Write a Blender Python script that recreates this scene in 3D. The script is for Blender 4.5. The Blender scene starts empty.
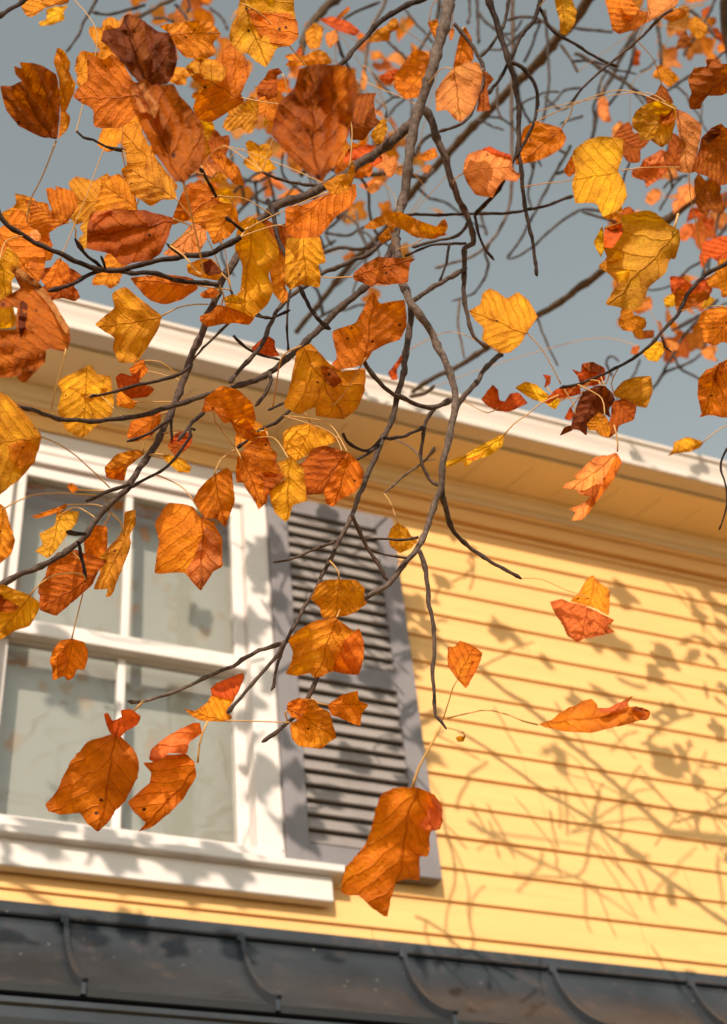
import bpy, bmesh, math, random
from mathutils import Vector, Matrix, noise
from mathutils.geometry import delaunay_2d_cdt

rng = random.Random(7)
scene = bpy.context.scene
COL = scene.collection

# ------------------------------------------------------------------ camera
FPX, PITCH, ROLL, YAW = 1405.07, 0.745511, -0.119668, 0.467866
CAM = Vector((0, -3.2, 1.6))
cy_, sy_ = math.cos(YAW), math.sin(YAW)
_f0 = Vector((sy_, cy_, 0)); _rt = Vector((cy_, -sy_, 0))
FWD = _f0*math.cos(PITCH) + Vector((0, 0, 1))*math.sin(PITCH)
_up = _rt.cross(FWD)
RGT = _rt*math.cos(ROLL) + _up*math.sin(ROLL)
UPV = -_rt*math.sin(ROLL) + _up*math.cos(ROLL)

def at(px, py, depth):
    """point of the place seen at a spot of the photograph, depth metres away"""
    return CAM + (RGT*((px-363.5)/FPX) - UPV*((py-512)/FPX) + FWD)*depth

cam = bpy.data.cameras.new('camera')
camo = bpy.data.objects.new('camera', cam); COL.objects.link(camo)
m3 = Matrix((RGT, UPV, -FWD)).transposed()
camo.matrix_world = Matrix.Translation(CAM) @ m3.to_4x4()
cam.sensor_fit = 'VERTICAL'; cam.sensor_width = 36; cam.sensor_height = 36
cam.lens = FPX/1024*36
cam.clip_start = 0.05; cam.clip_end = 500
cam.dof.use_dof = True; cam.dof.focus_distance = 1.78; cam.dof.aperture_fstop = 5.6
cam.dof.aperture_blades = 8
scene.camera = camo

# ------------------------------------------------------------------ light
SUN = Vector((0.55, 1.0, -0.62)).normalized()          # direction the light travels
w = bpy.data.worlds.new('World'); scene.world = w; w.use_nodes = True
nt = w.node_tree; nt.nodes.clear()
sky = nt.nodes.new('ShaderNodeTexSky'); sky.sky_type = 'NISHITA'; sky.sun_disc = False
elev = math.asin(-SUN.z)
sky.sun_elevation = elev
sky.sun_rotation = math.atan2(-SUN.x, -SUN.y)
sky.air_density = 1.0; sky.dust_density = 0.4; sky.ozone_density = 1.0
hs = nt.nodes.new('ShaderNodeHueSaturation'); hs.inputs['Saturation'].default_value = 0.30
hs.inputs['Value'].default_value = 1.0
tn = nt.nodes.new('ShaderNodeMix'); tn.data_type = 'RGBA'; tn.blend_type = 'MULTIPLY'
tn.inputs[0].default_value = 1.0
tn.inputs[7].default_value = (0.955, 1.0, 0.895, 1)
bg = nt.nodes.new('ShaderNodeBackground'); bg.inputs[1].default_value = 0.13
wo = nt.nodes.new('ShaderNodeOutputWorld')
nt.links.new(sky.outputs[0], hs.inputs['Color']); nt.links.new(hs.outputs[0], tn.inputs[6])
nt.links.new(tn.outputs[2], bg.inputs[0]); nt.links.new(bg.outputs[0], wo.inputs[0])
sl = bpy.data.lights.new('sun', 'SUN'); sl.energy = 3.35; sl.angle = math.radians(0.35)
sl.color = (1.0, 0.88, 0.73)
so = bpy.data.objects.new('sun', sl); COL.objects.link(so)
so.rotation_euler = SUN.to_track_quat('-Z', 'Y').to_euler(); so.location = (-4, -8, 9)
scene.view_settings.view_transform = 'Standard'; scene.view_settings.look = 'None'
scene.view_settings.exposure = 0.59; scene.view_settings.gamma = 1.0
scene.render.engine = 'CYCLES'
cy = scene.cycles
cy.use_denoising = True
try: cy.denoiser = 'OPENIMAGEDENOISE'
except Exception: pass
cy.max_bounces = 8; cy.transparent_max_bounces = 12; cy.caustics_reflective = False; cy.caustics_refractive = False
cy.sample_clamp_indirect = 8

# ------------------------------------------------------------------ materials
def mat(name):
    m = bpy.data.materials.new(name); m.use_nodes = True
    t = m.node_tree; b = t.nodes['Principled BSDF']
    return m, t, b

def N(t, kind, **kw):
    n = t.nodes.new('ShaderNode'+kind)
    for k, v in kw.items():
        if k in n.inputs: n.inputs[k].default_value = v
        else: setattr(n, k, v)
    return n

def ramp(t, stops):
    r = t.nodes.new('ShaderNodeValToRGB'); e = r.color_ramp.elements
    while len(e) > 1: e.remove(e[-1])
    e[0].position = stops[0][0]; e[0].color = (*stops[0][1], 1) if len(stops[0][1]) == 3 else stops[0][1]
    for p, c in stops[1:]:
        x = e.new(p); x.color = (*c, 1)
    return r

def painted(name, c, rough=.55, stretch=(1, 1, 1), var=.10, scale=3.0, bump=.15, fine=60., dirt=(0.5, .42, .33), dirt_amt=.15, metallic=0.):
    """weathered paint: broad tone drift, fine grain and sparse grime"""
    m, t, b = mat(name)
    tc = N(t, 'TexCoord'); mp = N(t, 'Mapping'); mp.inputs['Scale'].default_value = stretch
    t.links.new(tc.outputs['Object'], mp.inputs[0])
    n1 = N(t, 'TexNoise', Scale=scale, Detail=6.0, Roughness=.6); t.links.new(mp.outputs[0], n1.inputs[0])
    n2 = N(t, 'TexNoise', Scale=fine, Detail=4.0, Roughness=.65); t.links.new(mp.outputs[0], n2.inputs[0])
    lo = tuple(max(0, x*(1-var)) for x in c); hi = tuple(min(1, x*(1+var*.7)) for x in c)
    r = ramp(t, [(.3, lo), (.7, hi)]); t.links.new(n1.outputs[0], r.inputs[0])
    r2 = ramp(t, [(.55, (0, 0, 0)), (.75, (1, 1, 1))]); 
    n3 = N(t, 'TexNoise', Scale=scale*2.7, Detail=8.0, Roughness=.7); t.links.new(mp.outputs[0], n3.inputs[0])
    t.links.new(n3.outputs[0], r2.inputs[0])
    mul = N(t, 'Math', operation='MULTIPLY'); mul.inputs[1].default_value = dirt_amt
    t.links.new(r2.outputs[0], mul.inputs[0])
    mx = N(t, 'Mix', data_type='RGBA'); t.links.new(mul.outputs[0], mx.inputs[0])
    t.links.new(r.outputs[0], mx.inputs[6]); mx.inputs[7].default_value = (c[0]*dirt[0], c[1]*dirt[1], c[2]*dirt[2], 1)
    t.links.new(mx.outputs[2], b.inputs['Base Color'])
    b.inputs['Roughness'].default_value = rough; b.inputs['Metallic'].default_value = metallic
    bp = N(t, 'Bump', Strength=bump, Distance=.002); t.links.new(n2.outputs[0], bp.inputs['Height'])
    t.links.new(bp.outputs[0], b.inputs['Normal'])
    return m

M = {}
M['siding'] = painted('yellow_siding_paint', (.80, .448, .160), .6, (1, 1, 14), .09, 2.2, .3, 26., (.80, .70, .55), .5)
M['trim'] = painted('cream_trim_paint', (.64, .54, .47), .5, (1, 1, 6), .05, 4., .12, 40., (.8, .74, .66), .25)
M['soffit'] = painted('soffit_paint', (.85, .64, .385), .6, (1, 1, 1), .05, 4., .12, 40., (.8, .74, .66), .25)
M['sash'] = painted('white_sash_paint', (.68, .605, .57), .5, (1, 1, 4), .06, 4., .15, 40., (.8, .72, .6), .4)
M['shutter'] = painted('grey_shutter_paint', (.20, .176, .184), .65, (1, 1, 1), .16, 5., .3, 50., (.7, .66, .64), .6)
M['louvre'] = painted('grey_louvre_paint', (.255, .215, .20), .65, (1, 1, 1), .16, 5., .3, 50., (.7, .66, .64), .6)
M['metal'] = painted('dark_roof_metal', (.047, .053, .062), .32, (1, 1, 1), .35, 4., .35, 30., (2.5, 1.7, 1.35), .9, .3)  # lighter brown patches put a sunlit tone into the metal colour
t = M['metal'].node_tree; b = t.nodes['Principled BSDF']
src = b.inputs['Base Color'].links[0].from_socket
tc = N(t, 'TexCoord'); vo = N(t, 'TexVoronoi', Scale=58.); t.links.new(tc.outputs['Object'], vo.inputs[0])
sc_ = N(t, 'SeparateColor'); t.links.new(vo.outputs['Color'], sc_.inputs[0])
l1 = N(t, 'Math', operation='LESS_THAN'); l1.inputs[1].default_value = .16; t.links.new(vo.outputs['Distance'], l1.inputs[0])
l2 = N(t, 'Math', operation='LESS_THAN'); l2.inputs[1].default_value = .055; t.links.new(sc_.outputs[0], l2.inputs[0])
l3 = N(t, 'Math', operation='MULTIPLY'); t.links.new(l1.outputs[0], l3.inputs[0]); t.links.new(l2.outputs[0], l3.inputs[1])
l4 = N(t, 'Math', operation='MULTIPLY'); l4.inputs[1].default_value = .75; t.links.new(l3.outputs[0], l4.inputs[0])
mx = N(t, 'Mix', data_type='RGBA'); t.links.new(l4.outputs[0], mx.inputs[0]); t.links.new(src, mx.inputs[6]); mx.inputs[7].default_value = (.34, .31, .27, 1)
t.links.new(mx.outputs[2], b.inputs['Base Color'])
M['metal_edge'] = painted('shaded_drip_metal', (.012, .012, .013), .6, (1, 1, 1), .2, 5., .1, 30., (1.5, 1.4, 1.3), .3, .2)  # near-black colour paints the shadowed gap under the roof edge
M['shade'] = painted('roller_shade_cloth', (.76, .72, .65), .8, (1, 1, 1), .05, 2., .1, 90., (.9, .88, .8), .2)
M['dark'] = painted('dark_room', (.06, .055, .05), .9)
M['shingle'] = painted('roof_shingle', (.13, .12, .11), .9, (1, 1, 1), .3, 9.)
M['lawn'] = painted('lawn_grass', (.21, .155, .06), .95, (1, 1, 1), .4, 1.3, .6, 30., (1.9, 1.1, .6), .6)

# window glass: clear, with a weak mirror and old-glass ripples
m, t, b = mat('window_glass'); M['glass'] = m
t.nodes.remove(b)
tr = N(t, 'BsdfTransparent'); tr.inputs[0].default_value = (.93, .94, .93, 1)
gl = N(t, 'BsdfGlossy', Roughness=.03)
fr = N(t, 'Fresnel', IOR=1.55); ms = N(t, 'MixShader')
tc = N(t, 'TexCoord'); mp = N(t, 'Mapping'); mp.inputs['Scale'].default_value = (1, 1, 1.6)
nz = N(t, 'TexNoise', Scale=5., Detail=2.0); t.links.new(tc.outputs['Object'], mp.inputs[0]); t.links.new(mp.outputs[0], nz.inputs[0])
bp = N(t, 'Bump', Strength=.06, Distance=.02); t.links.new(nz.outputs[0], bp.inputs['Height'])
t.links.new(bp.outputs[0], gl.inputs['Normal'])
ad = N(t, 'Math', operation='MULTIPLY_ADD'); ad.inputs[1].default_value = 1.3; ad.inputs[2].default_value = .05
t.links.new(fr.outputs[0], ad.inputs[0]); t.links.new(ad.outputs[0], ms.inputs[0])
t.links.new(tr.outputs[0], ms.inputs[1]); t.links.new(gl.outputs[0], ms.inputs[2])
t.links.new(ms.outputs[0], t.nodes['Material Output'].inputs[0])

m, t, b = mat('clear_glass_edge'); M['clear'] = m
t.nodes.remove(b); tr = N(t, 'BsdfTransparent'); tr.inputs[0].default_value = (.97, .98, .97, 1)
t.links.new(tr.outputs[0], t.nodes['Material Output'].inputs[0])

# bark: object colour gives the shade of each branch, pale lenticels and lichen on top
m, t, b = mat('tulip_tree_bark'); M['bark'] = m
oi = N(t, 'ObjectInfo'); tc = N(t, 'TexCoord')
n1 = N(t, 'TexNoise', Scale=150., Detail=7.0, Roughness=.72); t.links.new(tc.outputs['Object'], n1.inputs[0])
n2 = N(t, 'TexNoise', Scale=30., Detail=6.0, Roughness=.7); t.links.new(tc.outputs['Object'], n2.inputs[0])
vo = N(t, 'TexVoronoi', Scale=190.); t.links.new(tc.outputs['Object'], vo.inputs[0])
r1 = ramp(t, [(.30, (.30, .26, .25)), (.5, (.95, .95, .95)), (.70, (1.9, 1.8, 1.7))]); t.links.new(n1.outputs[0], r1.inputs[0])
mx = N(t, 'Mix', data_type='RGBA', blend_type='MULTIPLY'); mx.inputs[0].default_value = 1
t.links.new(oi.outputs['Color'], mx.inputs[6]); t.links.new(r1.outputs[0], mx.inputs[7])
r2 = ramp(t, [(.50, (0, 0, 0)), (.66, (.6, .6, .6))]); t.links.new(n2.outputs[0], r2.inputs[0])
mx2 = N(t, 'Mix', data_type='RGBA'); t.links.new(r2.outputs[0], mx2.inputs[0])
t.links.new(mx.outputs[2], mx2.inputs[6])
li = N(t, 'Mix', data_type='RGBA', blend_type='ADD'); li.inputs[0].default_value = 1
t.links.new(mx.outputs[2], li.inputs[6]); li.inputs[7].default_value = (.06, .042, .034, 1)
t.links.new(li.outputs[2], mx2.inputs[7])
r3 = ramp(t, [(.10, (.5, .5, .5)), (.2, (0, 0, 0))]); t.links.new(vo.outputs[0], r3.inputs[0])
mx3 = N(t, 'Mix', data_type='RGBA'); t.links.new(r3.outputs[0], mx3.inputs[0]); t.links.new(mx2.outputs[2], mx3.inputs[6])
mx3.inputs[7].default_value = (.17, .125, .10, 1)
t.links.new(mx3.outputs[2], b.inputs['Base Color']); b.inputs['Roughness'].default_value = .8; b.inputs['Specular IOR Level'].default_value = .15
bp = N(t, 'Bump', Strength=.6, Distance=.0015); t.links.new(n1.outputs[0], bp.inputs['Height']); t.links.new(bp.outputs[0], b.inputs['Normal'])

# leaf: pigment per face patch, veins in leaf coordinates, browning margins, blotches and black specks
m, t, b = mat('tulip_leaf'); M['leaf'] = m
uv = N(t, 'UVMap', uv_map='leaf'); ca = N(t, 'Attribute', attribute_name='pigment'); ea = N(t, 'Attribute', attribute_name='margin')
oi = N(t, 'ObjectInfo')
sx = N(t, 'SeparateXYZ'); 
off = N(t, 'VectorMath', operation='SCALE'); off.inputs[3].default_value = 31.
cmb = N(t, 'CombineXYZ'); t.links.new(oi.outputs['Random'], cmb.inputs[0]); t.links.new(oi.outputs['Random'], cmb.inputs[2])
t.links.new(cmb.outputs[0], off.inputs[0])
va = N(t, 'VectorMath', operation='ADD'); t.links.new(uv.outputs[0], va.inputs[0]); t.links.new(off.outputs[0], va.inputs[1])
wn = N(t, 'TexNoise', Scale=4.5, Detail=3.0); t.links.new(va.outputs[0], wn.inputs[0])
ws = N(t, 'VectorMath', operation='MULTIPLY_ADD'); t.links.new(wn.outputs['Color'], ws.inputs[0])
ws.inputs[1].default_value = (.13, .13, 0); t.links.new(uv.outputs[0], ws.inputs[2])
t.links.new(ws.outputs[0], sx.inputs[0])
def M2(op, a, bv, c=None):
    n = N(t, 'Math', operation=op)
    for i, x in enumerate((a, bv, c)):
        if x is None: continue
        if isinstance(x, (int, float)): n.inputs[i].default_value = x
        else: t.links.new(x, n.inputs[i])
    return n.outputs[0]
bn = N(t, 'TexNoise', Scale=3.2, Detail=7.0, Roughness=.62); t.links.new(va.outputs[0], bn.inputs[0])
vabs = M2('ABSOLUTE', M2('SUBTRACT', sx.outputs[1], .045), 0)
mid = M2('SUBTRACT', 1.0, M2('MINIMUM', M2('DIVIDE', vabs, .016), 1.0))
s = M2('SUBTRACT', sx.outputs[0], M2('MULTIPLY', M2('POWER', vabs, .85), M2('MULTIPLY_ADD', oi.outputs['Random'], .4, .6)))
fr = M2('FRACT', M2('MULTIPLY', s, M2('MULTIPLY_ADD', oi.outputs['Random'], 1.6, 4.2)), 0)
tri = M2('ABSOLUTE', M2('SUBTRACT', fr, .5), 0)
lat = M2('SUBTRACT', 1.0, M2('MINIMUM', M2('DIVIDE', tri, .075), 1.0))
rib = M2('SUBTRACT', 1.0, M2('MINIMUM', M2('DIVIDE', tri, .5), 1.0))      # pillow between veins
s2 = M2('ADD', M2('MULTIPLY', sx.outputs[0], .8), vabs)
fr2 = M2('ABSOLUTE', M2('SUBTRACT', M2('FRACT', M2('MULTIPLY', s2, 17.), 0), .5), 0)
ter = M2('MULTIPLY', M2('SUBTRACT', 1.0, M2('MINIMUM', M2('DIVIDE', fr2, .12), 1.0)), .18)
vein = M2('MAXIMUM', M2('MAXIMUM', mid, M2('MULTIPLY', M2('MULTIPLY', lat, .75), M2('MINIMUM', M2('MULTIPLY', bn.outputs[0], 1.35), 1.0))), M2('MULTIPLY', ter, .5))
br = ramp(t, [(.26, (.58, .46, .44)), (.44, (.92, .88, .85)), (.58, (1.06, 1.08, 1.05)), (.74, (1.2, 1.5, 1.3))]); t.links.new(bn.outputs[0], br.inputs[0])
c1 = N(t, 'Mix', data_type='RGBA', blend_type='MULTIPLY'); c1.inputs[0].default_value = 1
t.links.new(ca.outputs['Color'], c1.inputs[6]); t.links.new(br.outputs[0], c1.inputs[7])
# fine mottling
fn = N(t, 'TexNoise', Scale=22., Detail=5.0, Roughness=.7); t.links.new(va.outputs[0], fn.inputs[0])
frp = ramp(t, [(.3, (.78, .7, .66)), (.6, (1.05, 1.05, 1.05))]); t.links.new(fn.outputs[0], frp.inputs[0])
c2 = N(t, 'Mix', data_type='RGBA', blend_type='MULTIPLY'); c2.inputs[0].default_value = .8
t.links.new(c1.outputs[2], c2.inputs[6]); t.links.new(frp.outputs[0], c2.inputs[7])
# veins darker
c3 = N(t, 'Mix', data_type='RGBA', blend_type='MULTIPLY'); t.links.new(M2('MULTIPLY', vein, .62), c3.inputs[0])
t.links.new(c2.outputs[2], c3.inputs[6]); c3.inputs[7].default_value = (.55, .38, .3, 1)
# margins brown
mg = M2('MULTIPLY', M2('SUBTRACT', 1.0, ea.outputs['Fac']), M2('MULTIPLY', M2('SUBTRACT', fn.outputs[0], .25), 1.9))
c4 = N(t, 'Mix', data_type='RGBA', blend_type='MULTIPLY'); c4.clamp_factor = True
t.links.new(mg, c4.inputs[0]); t.links.new(c3.outputs[2], c4.inputs[6]); c4.inputs[7].default_value = (.42, .26, .22, 1)
# specks
vs = N(t, 'TexVoronoi', Scale=6.5); t.links.new(va.outputs[0], vs.inputs[0])
sepc = N(t, 'SeparateColor'); t.links.new(vs.outputs['Color'], sepc.inputs[0])
spk = M2('MULTIPLY', M2('LESS_THAN', M2('ADD', vs.outputs['Distance'], M2('MULTIPLY', fn.outputs[0], .22)), .255), M2('LESS_THAN', sepc.outputs[0], .17))
c5 = N(t, 'Mix', data_type='RGBA', blend_type='MIX'); t.links.new(M2('MULTIPLY', spk, .9), c5.inputs[0])
t.links.new(c4.outputs[2], c5.inputs[6]); c5.inputs[7].default_value = (.035, .015, .012, 1)
LEAFC = c5.outputs[2]
t.links.new(LEAFC, b.inputs['Base Color']); b.inputs['Roughness'].default_value = .48
b.inputs['Specular IOR Level'].default_value = .18
tl = N(t, 'BsdfTranslucent')
sat = N(t, 'HueSaturation', Saturation=1.08, Value=1.35); t.links.new(LEAFC, sat.inputs['Color']); t.links.new(sat.outputs[0], tl.inputs[0])
ms = N(t, 'MixShader'); ms.inputs[0].default_value = .42
t.links.new(b.outputs[0], ms.inputs[1]); t.links.new(tl.outputs[0], ms.inputs[2])
t.links.new(ms.outputs[0], t.nodes['Material Output'].inputs[0])
hgt = M2('ADD', M2('MULTIPLY', rib, -.3), M2('ADD', M2('MULTIPLY', vein, -.5), M2('ADD', M2('MULTIPLY', fn.outputs[0], .5), M2('MULTIPLY', bn.outputs[0], 1.6))))
bp = N(t, 'Bump', Strength=1.0, Distance=.004); t.links.new(hgt, bp.inputs['Height'])
t.links.new(bp.outputs[0], b.inputs['Normal']); t.links.new(bp.outputs[0], tl.inputs['Normal'])

M['petiole'] = painted('leaf_stalk', (.55, .29, .08), .5)

# ------------------------------------------------------------------ object helpers
def empty(name, loc, label, cat):
    o = bpy.data.objects.new(name, None); COL.objects.link(o); o.location = loc
    o['label'] = label; o['category'] = cat
    return o

class MB:
    """collects shapes into one mesh"""
    def __init__(s): s.v = []; s.f = []; s.mi = []; s.cur = 0
    def add(s, vs, fs):
        k = len(s.v); s.v += [tuple(v) for v in vs]
        for f in fs: s.f.append([i+k for i in f]); s.mi.append(s.cur)
    def box(s, x0, x1, y0, y1, z0, z1):
        s.add([(x0,y0,z0),(x1,y0,z0),(x1,y1,z0),(x0,y1,z0),(x0,y0,z1),(x1,y0,z1),(x1,y1,z1),(x0,y1,z1)],
              [(3,2,1,0),(4,5,6,7),(0,1,5,4),(1,2,6,5),(2,3,7,6),(3,0,4,7)])
    def profile(s, pts, x0, x1, cap=True, closed=True, nx=1, wob=0.):
        """sweep a (y,z) profile along x"""
        n = len(pts); xs = [x0+(x1-x0)*i/nx for i in range(nx+1)]
        vs = []
        for x in xs:
            for (y, z) in pts:
                d = wob*noise.noise(Vector((x*1.7, y*9, z*3))) if wob else 0
                vs.append((x, y+d, z+d*.6))
        fs = []
        for i in range(nx):
            for j in range(n if closed else n-1):
                a = i*n+j; b_ = i*n+(j+1) % n
                fs.append((a, b_, b_+n, a+n))
        if cap and closed:
            fs.append(tuple(range(n-1, -1, -1))); fs.append(tuple(nx*n+k for k in range(n)))
        s.add(vs, fs)
    def build(s, name, mats, parent=None, loc=(0, 0, 0), smooth=False, bevel=0.):
        me = bpy.data.meshes.new(name); L = Vector(loc)
        me.from_pydata([tuple(Vector(v)-L) for v in s.v], [], s.f)
        if not isinstance(mats, (list, tuple)): mats = [mats]
        for m_ in mats: me.materials.append(m_)
        for p, k in zip(me.polygons, s.mi): p.material_index = k; p.use_smooth = smooth
        bm = bmesh.new(); bm.from_mesh(me)
        bmesh.ops.recalc_face_normals(bm, faces=bm.faces); bm.to_mesh(me); bm.free()
        me.update()
        o = bpy.data.objects.new(name, me); COL.objects.link(o)
        if parent is not None: o.parent = parent
        o.location = L
        if bevel:
            bv = o.modifiers.new('bevel', 'BEVEL'); bv.width = bevel; bv.segments = 2; bv.limit_method = 'ANGLE'
        return o

# ------------------------------------------------------------------ ground
g = MB(); n = 24
gv = []; gf = []
for i in range(n+1):
    for j in range(n+1):
        x = -60+120*i/n; y = -60+120*j/n
        gv.append((x, y, -.02 + .05*noise.noise(Vector((x*.2, y*.2, 0)))))
for i in range(n):
    for j in range(n):
        a = i*(n+1)+j; gf.append((a, a+n+1, a+n+2, a+1))
g.add(gv, gf); lawn = g.build('lawn', M['lawn'], smooth=True); lawn['kind'] = 'structure'

# ------------------------------------------------------------------ house
house = empty('house', (0, 0, 0), 'yellow clapboard house with cream eaves, white window, grey louvred shutter and dark metal porch roof', 'house')
X0, X1 = -5.0, 9.0
WX0, WX1, WZ0, WZ1 = .345, 1.255, 3.50, 4.93      # outer edge of the casing
wl = MB()
z = 3.445 - .105*32
while z < 4.93:
    z1 = min(z+.105, 4.945)
    segs = [(X0, X1)]
    if z1 > WZ0+.02 and z < WZ1-.02: segs = [(X0, WX0+.02), (WX1-.02, X1)]
    cuts = []
    for a, b_ in segs:
        q = a+rng.uniform(.5, 3.0)
        p0 = a
        while q < b_-.3:
            cuts.append((p0, q-.0009)); p0 = q+.0009; q += rng.uniform(1.8, 3.6)
        cuts.append((p0, b_))
    for a, b_ in cuts:
        L = b_-a; nx = max(2, int(L/.35))
        pts = [(-.0140, z), (-.0140, z+.004), (-.004, z1+.006), (.012, z1+.006), (.012, z)]
        k0 = len(wl.v)
        wl.profile(pts, a, b_, nx=nx)
        for q in range(k0, len(wl.v)):
            x, y, zz = wl.v[q]
            if y < 0:
                wl.v[q] = (x, y + .0016*noise.noise(Vector((x*.9, z*7.3, 2.))), zz + .0016*noise.noise(Vector((x*.8, z*5.1, 9.))))
    z += .105
wl.box(X0, .42, .013, .14, 0, 5.2); wl.box(1.18, X1, .013, .14, 0, 5.2)
wl.box(.42, 1.18, .013, .14, 0, 3.52); wl.box(.42, 1.18, .013, .14, 4.80, 5.2)
wl.box(X0, X0+.14, .14, 7, 0, 5.2); wl.box(X1-.14, X1, .14, 7, 0, 5.2); wl.box(X0, X1, 7, 7.14, 0, 5.2)
wl.build('clapboard_wall', M['siding'], house)

fb = MB()
fb.profile([(-.030, 4.948), (-.026, 4.944), (.0, 4.944), (.0, 5.05), (-.030, 5.05)], X0, X1)
fb.profile([(-.040, 5.004), (-.046, 5.010), (-.046, 5.02), (-.031, 5.03), (-.031, 5.004)], X0, X1)
fb.build('frieze_board', M['siding'], house)
cm = MB()
cm.profile([(-.0315, 5.031), (-.040, 5.034), (-.045, 5.044), (-.058, 5.050), (-.068, 5.060), (-.074, 5.074), (-.085, 5.078), (-.085, 5.10), (-.0315, 5.10)], X0, X1)
cm.build('crown_moulding', M['soffit'], house, smooth=False)
sf = MB()
# sloping board soffit: boards with fine open joints
def soff(y): return 5.079 + (y+.235)*.05
skew = -.32
x = X0
while x < X1:
    xa, xb = x+.0014, x+.1786
    ya, yb = -.235, -.06
    vs = []
    for (yy, zo) in ((ya, 0), (yb, 0)):
        k = (yy-ya)*skew
        for xx in (xa+k, xb+k):
            vs.append((xx, yy, soff(yy)))
    for (yy, zo) in ((ya, 0), (yb, 0)):
        k = (yy-ya)*skew
        for xx in (xa+k, xb+k):
            vs.append((xx, yy, soff(yy)+.018))
    sf.add(vs, [(0, 1, 3, 2), (4, 6, 7, 5), (0, 4, 5, 1), (2, 3, 7, 6), (0, 2, 6, 4), (1, 5, 7, 3)])
    x += .18
sf.box(X0, X1, -.30, .01, 5.105, 5.12)
sf.profile([(-.28, 5.073), (-.2352, 5.073), (-.2352, 5.10), (-.28, 5.10)], X0, X1)
sf.build('soffit', M['soffit'], house)
fa = MB()
fa.box(X0, X1, -.285, -.262, 5.0745+.026, 5.215)
fa.build('fascia', M['trim'], house)
gu = MB()
gu.profile([(-.284, 5.085), (-.345, 5.0805), (-.352, 5.084), (-.353, 5.102), (-.345, 5.108), (-.340, 5.125), (-.345, 5.150), (-.353, 5.172), (-.356, 5.192),
            (-.366, 5.196), (-.366, 5.212), (-.358, 5.215), (-.350, 5.205), (-.345, 5.18), (-.335, 5.15), (-.330, 5.12), (-.338, 5.095), (-.30, 5.095), (-.2855, 5.21), (-.2845, 5.21)], X0, X1, nx=40, wob=.0012)
gu.build('gutter', M['trim'], house, smooth=False)
rf = MB()
rf.profile([(-.345, 5.225), (-.345, 5.235), (3.6, 7.0), (7.5, 5.235), (7.5, 5.2), (3.6, 6.95), (-.28, 5.215)], X0-.2, X1+.2)
rf.build('roof', M['shingle'], house)

# window
def proud(mb, p):
    k = (3.2-p)/3.2
    mb.v = [(x*k, y, 1.6+(z-1.6)*k) for x, y, z in mb.v]
wc = MB()
U = [(WX0, 3.50), (WX1, 3.50), (WX1, 4.846), (1.178, 4.846), (1.178, 3.545), (.425, 3.545), (.425, 4.846), (WX0, 4.846)]
wc.add([(x, -.046, z) for x, z in U]+[(x, .03, z) for x, z in U],
       [(0, 1, 4, 5), (1, 2, 3, 4), (0, 5, 6, 7), (8, 13, 12, 9), (9, 12, 11, 10), (8, 15, 14, 13)]+[(i, i+8, (i+1) % 8+8, (i+1) % 8) for i in range(8)])
wc.box(WX0+.006, WX0+.012, -.051, -.0465, 3.54, 4.86); wc.box(WX1-.012, WX1-.006, -.051, -.0465, 3.54, 4.86)
proud(wc, .044)
win = wc.build('window', M['sash'], house, bevel=.003)
hc = MB(); hc.profile([(-.0225, 4.803), (-.0225, 4.842), (-.027, 4.846), (-.027, 4.856), (-.0225, 4.862), (-.0225, 4.938), (.012, 4.938), (.012, 4.803)], WX0+.003, WX1-.018)
hc.build('head_casing', M['sash'], win)
def sash(z0, z1, y0, y1, bot, top, name):
    s_ = MB()
    s_.box(.4255, .468, y0, y1, z0, z1); s_.box(1.142, 1.1775, y0, y1, z0, z1)
    s_.box(.4682, 1.1418, y0, y1, z0, z0+bot); s_.box(.4682, 1.1418, y0, y1, z1-top, z1)
    s_.box(.789, .813, y0+.004, y1-.004, z0+bot+.0002, z1-top-.0002)
    proud(s_, .044 if name == 'upper_sash' else .030)
    o = s_.build(name, M['sash'], win, bevel=.004)
    for a, b_ in ((.4683, .7888), (.8132, 1.1417)):
        gmb = MB(); yc = (y0+y1)/2+.004
        gmb.box(a, b_, yc, yc+.003, z0+bot, z1-top)
        gmb.mi = [1, 1, 0, 1, 1, 1]
        proud(gmb, .044 if name == 'upper_sash' else .030)
        gmb.build('pane', [M['glass'], M['clear']], win)
    return o
sash(4.165, 4.834, -.012, .022, .052, .042, 'upper_sash')
sash(3.535, 4.20, .026, .060, .05, .045, 'lower_sash')
sh = MB(); nzs = 30
sv = []; 
for i in range(31):
    for j in range(nzs+1):
        xx = .43+.74*i/30; zz = 3.5+1.34*j/nzs
        sv.append((xx, .135+.004*noise.noise(Vector((xx*4, zz*1.5, 3.))), zz))
sh.add(sv, [(i*(nzs+1)+j, (i+1)*(nzs+1)+j, (i+1)*(nzs+1)+j+1, i*(nzs+1)+j+1) for i in range(30) for j in range(nzs)])
sh.build('roller_shade', M['shade'], win, smooth=True)
db = MB(); db.box(.3, 1.3, .6, .62, 3.3, 5.0); db.box(.3, 1.3, .15, .6, 3.3, 3.32); db.box(.3, 1.3, .15, .6, 4.9, 4.92); db.box(.28, .3, .15, .6, 3.3, 5.); db.box(1.3, 1.32, .15, .6, 3.3, 5.)
db.build('room_wall', M['dark'], house)
si = MB(); si.profile([(.03, 3.5355), (-.075, 3.5255), (-.082, 3.522), (-.082, 3.503), (-.078, 3.499), (.02, 3.499)], .285, 1.43)
proud(si, .08)
si.build('sill', M['sash'], win, bevel=.002)
ap = MB(); ap.profile([(-.02, 3.408), (-.050, 3.408), (-.054, 3.412), (-.054, 3.478), (-.05, 3.4985), (-.02, 3.4985)], .30, 1.388)
proud(ap, .054)
ap.build('apron', M['sash'], win, bevel=.002)

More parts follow.
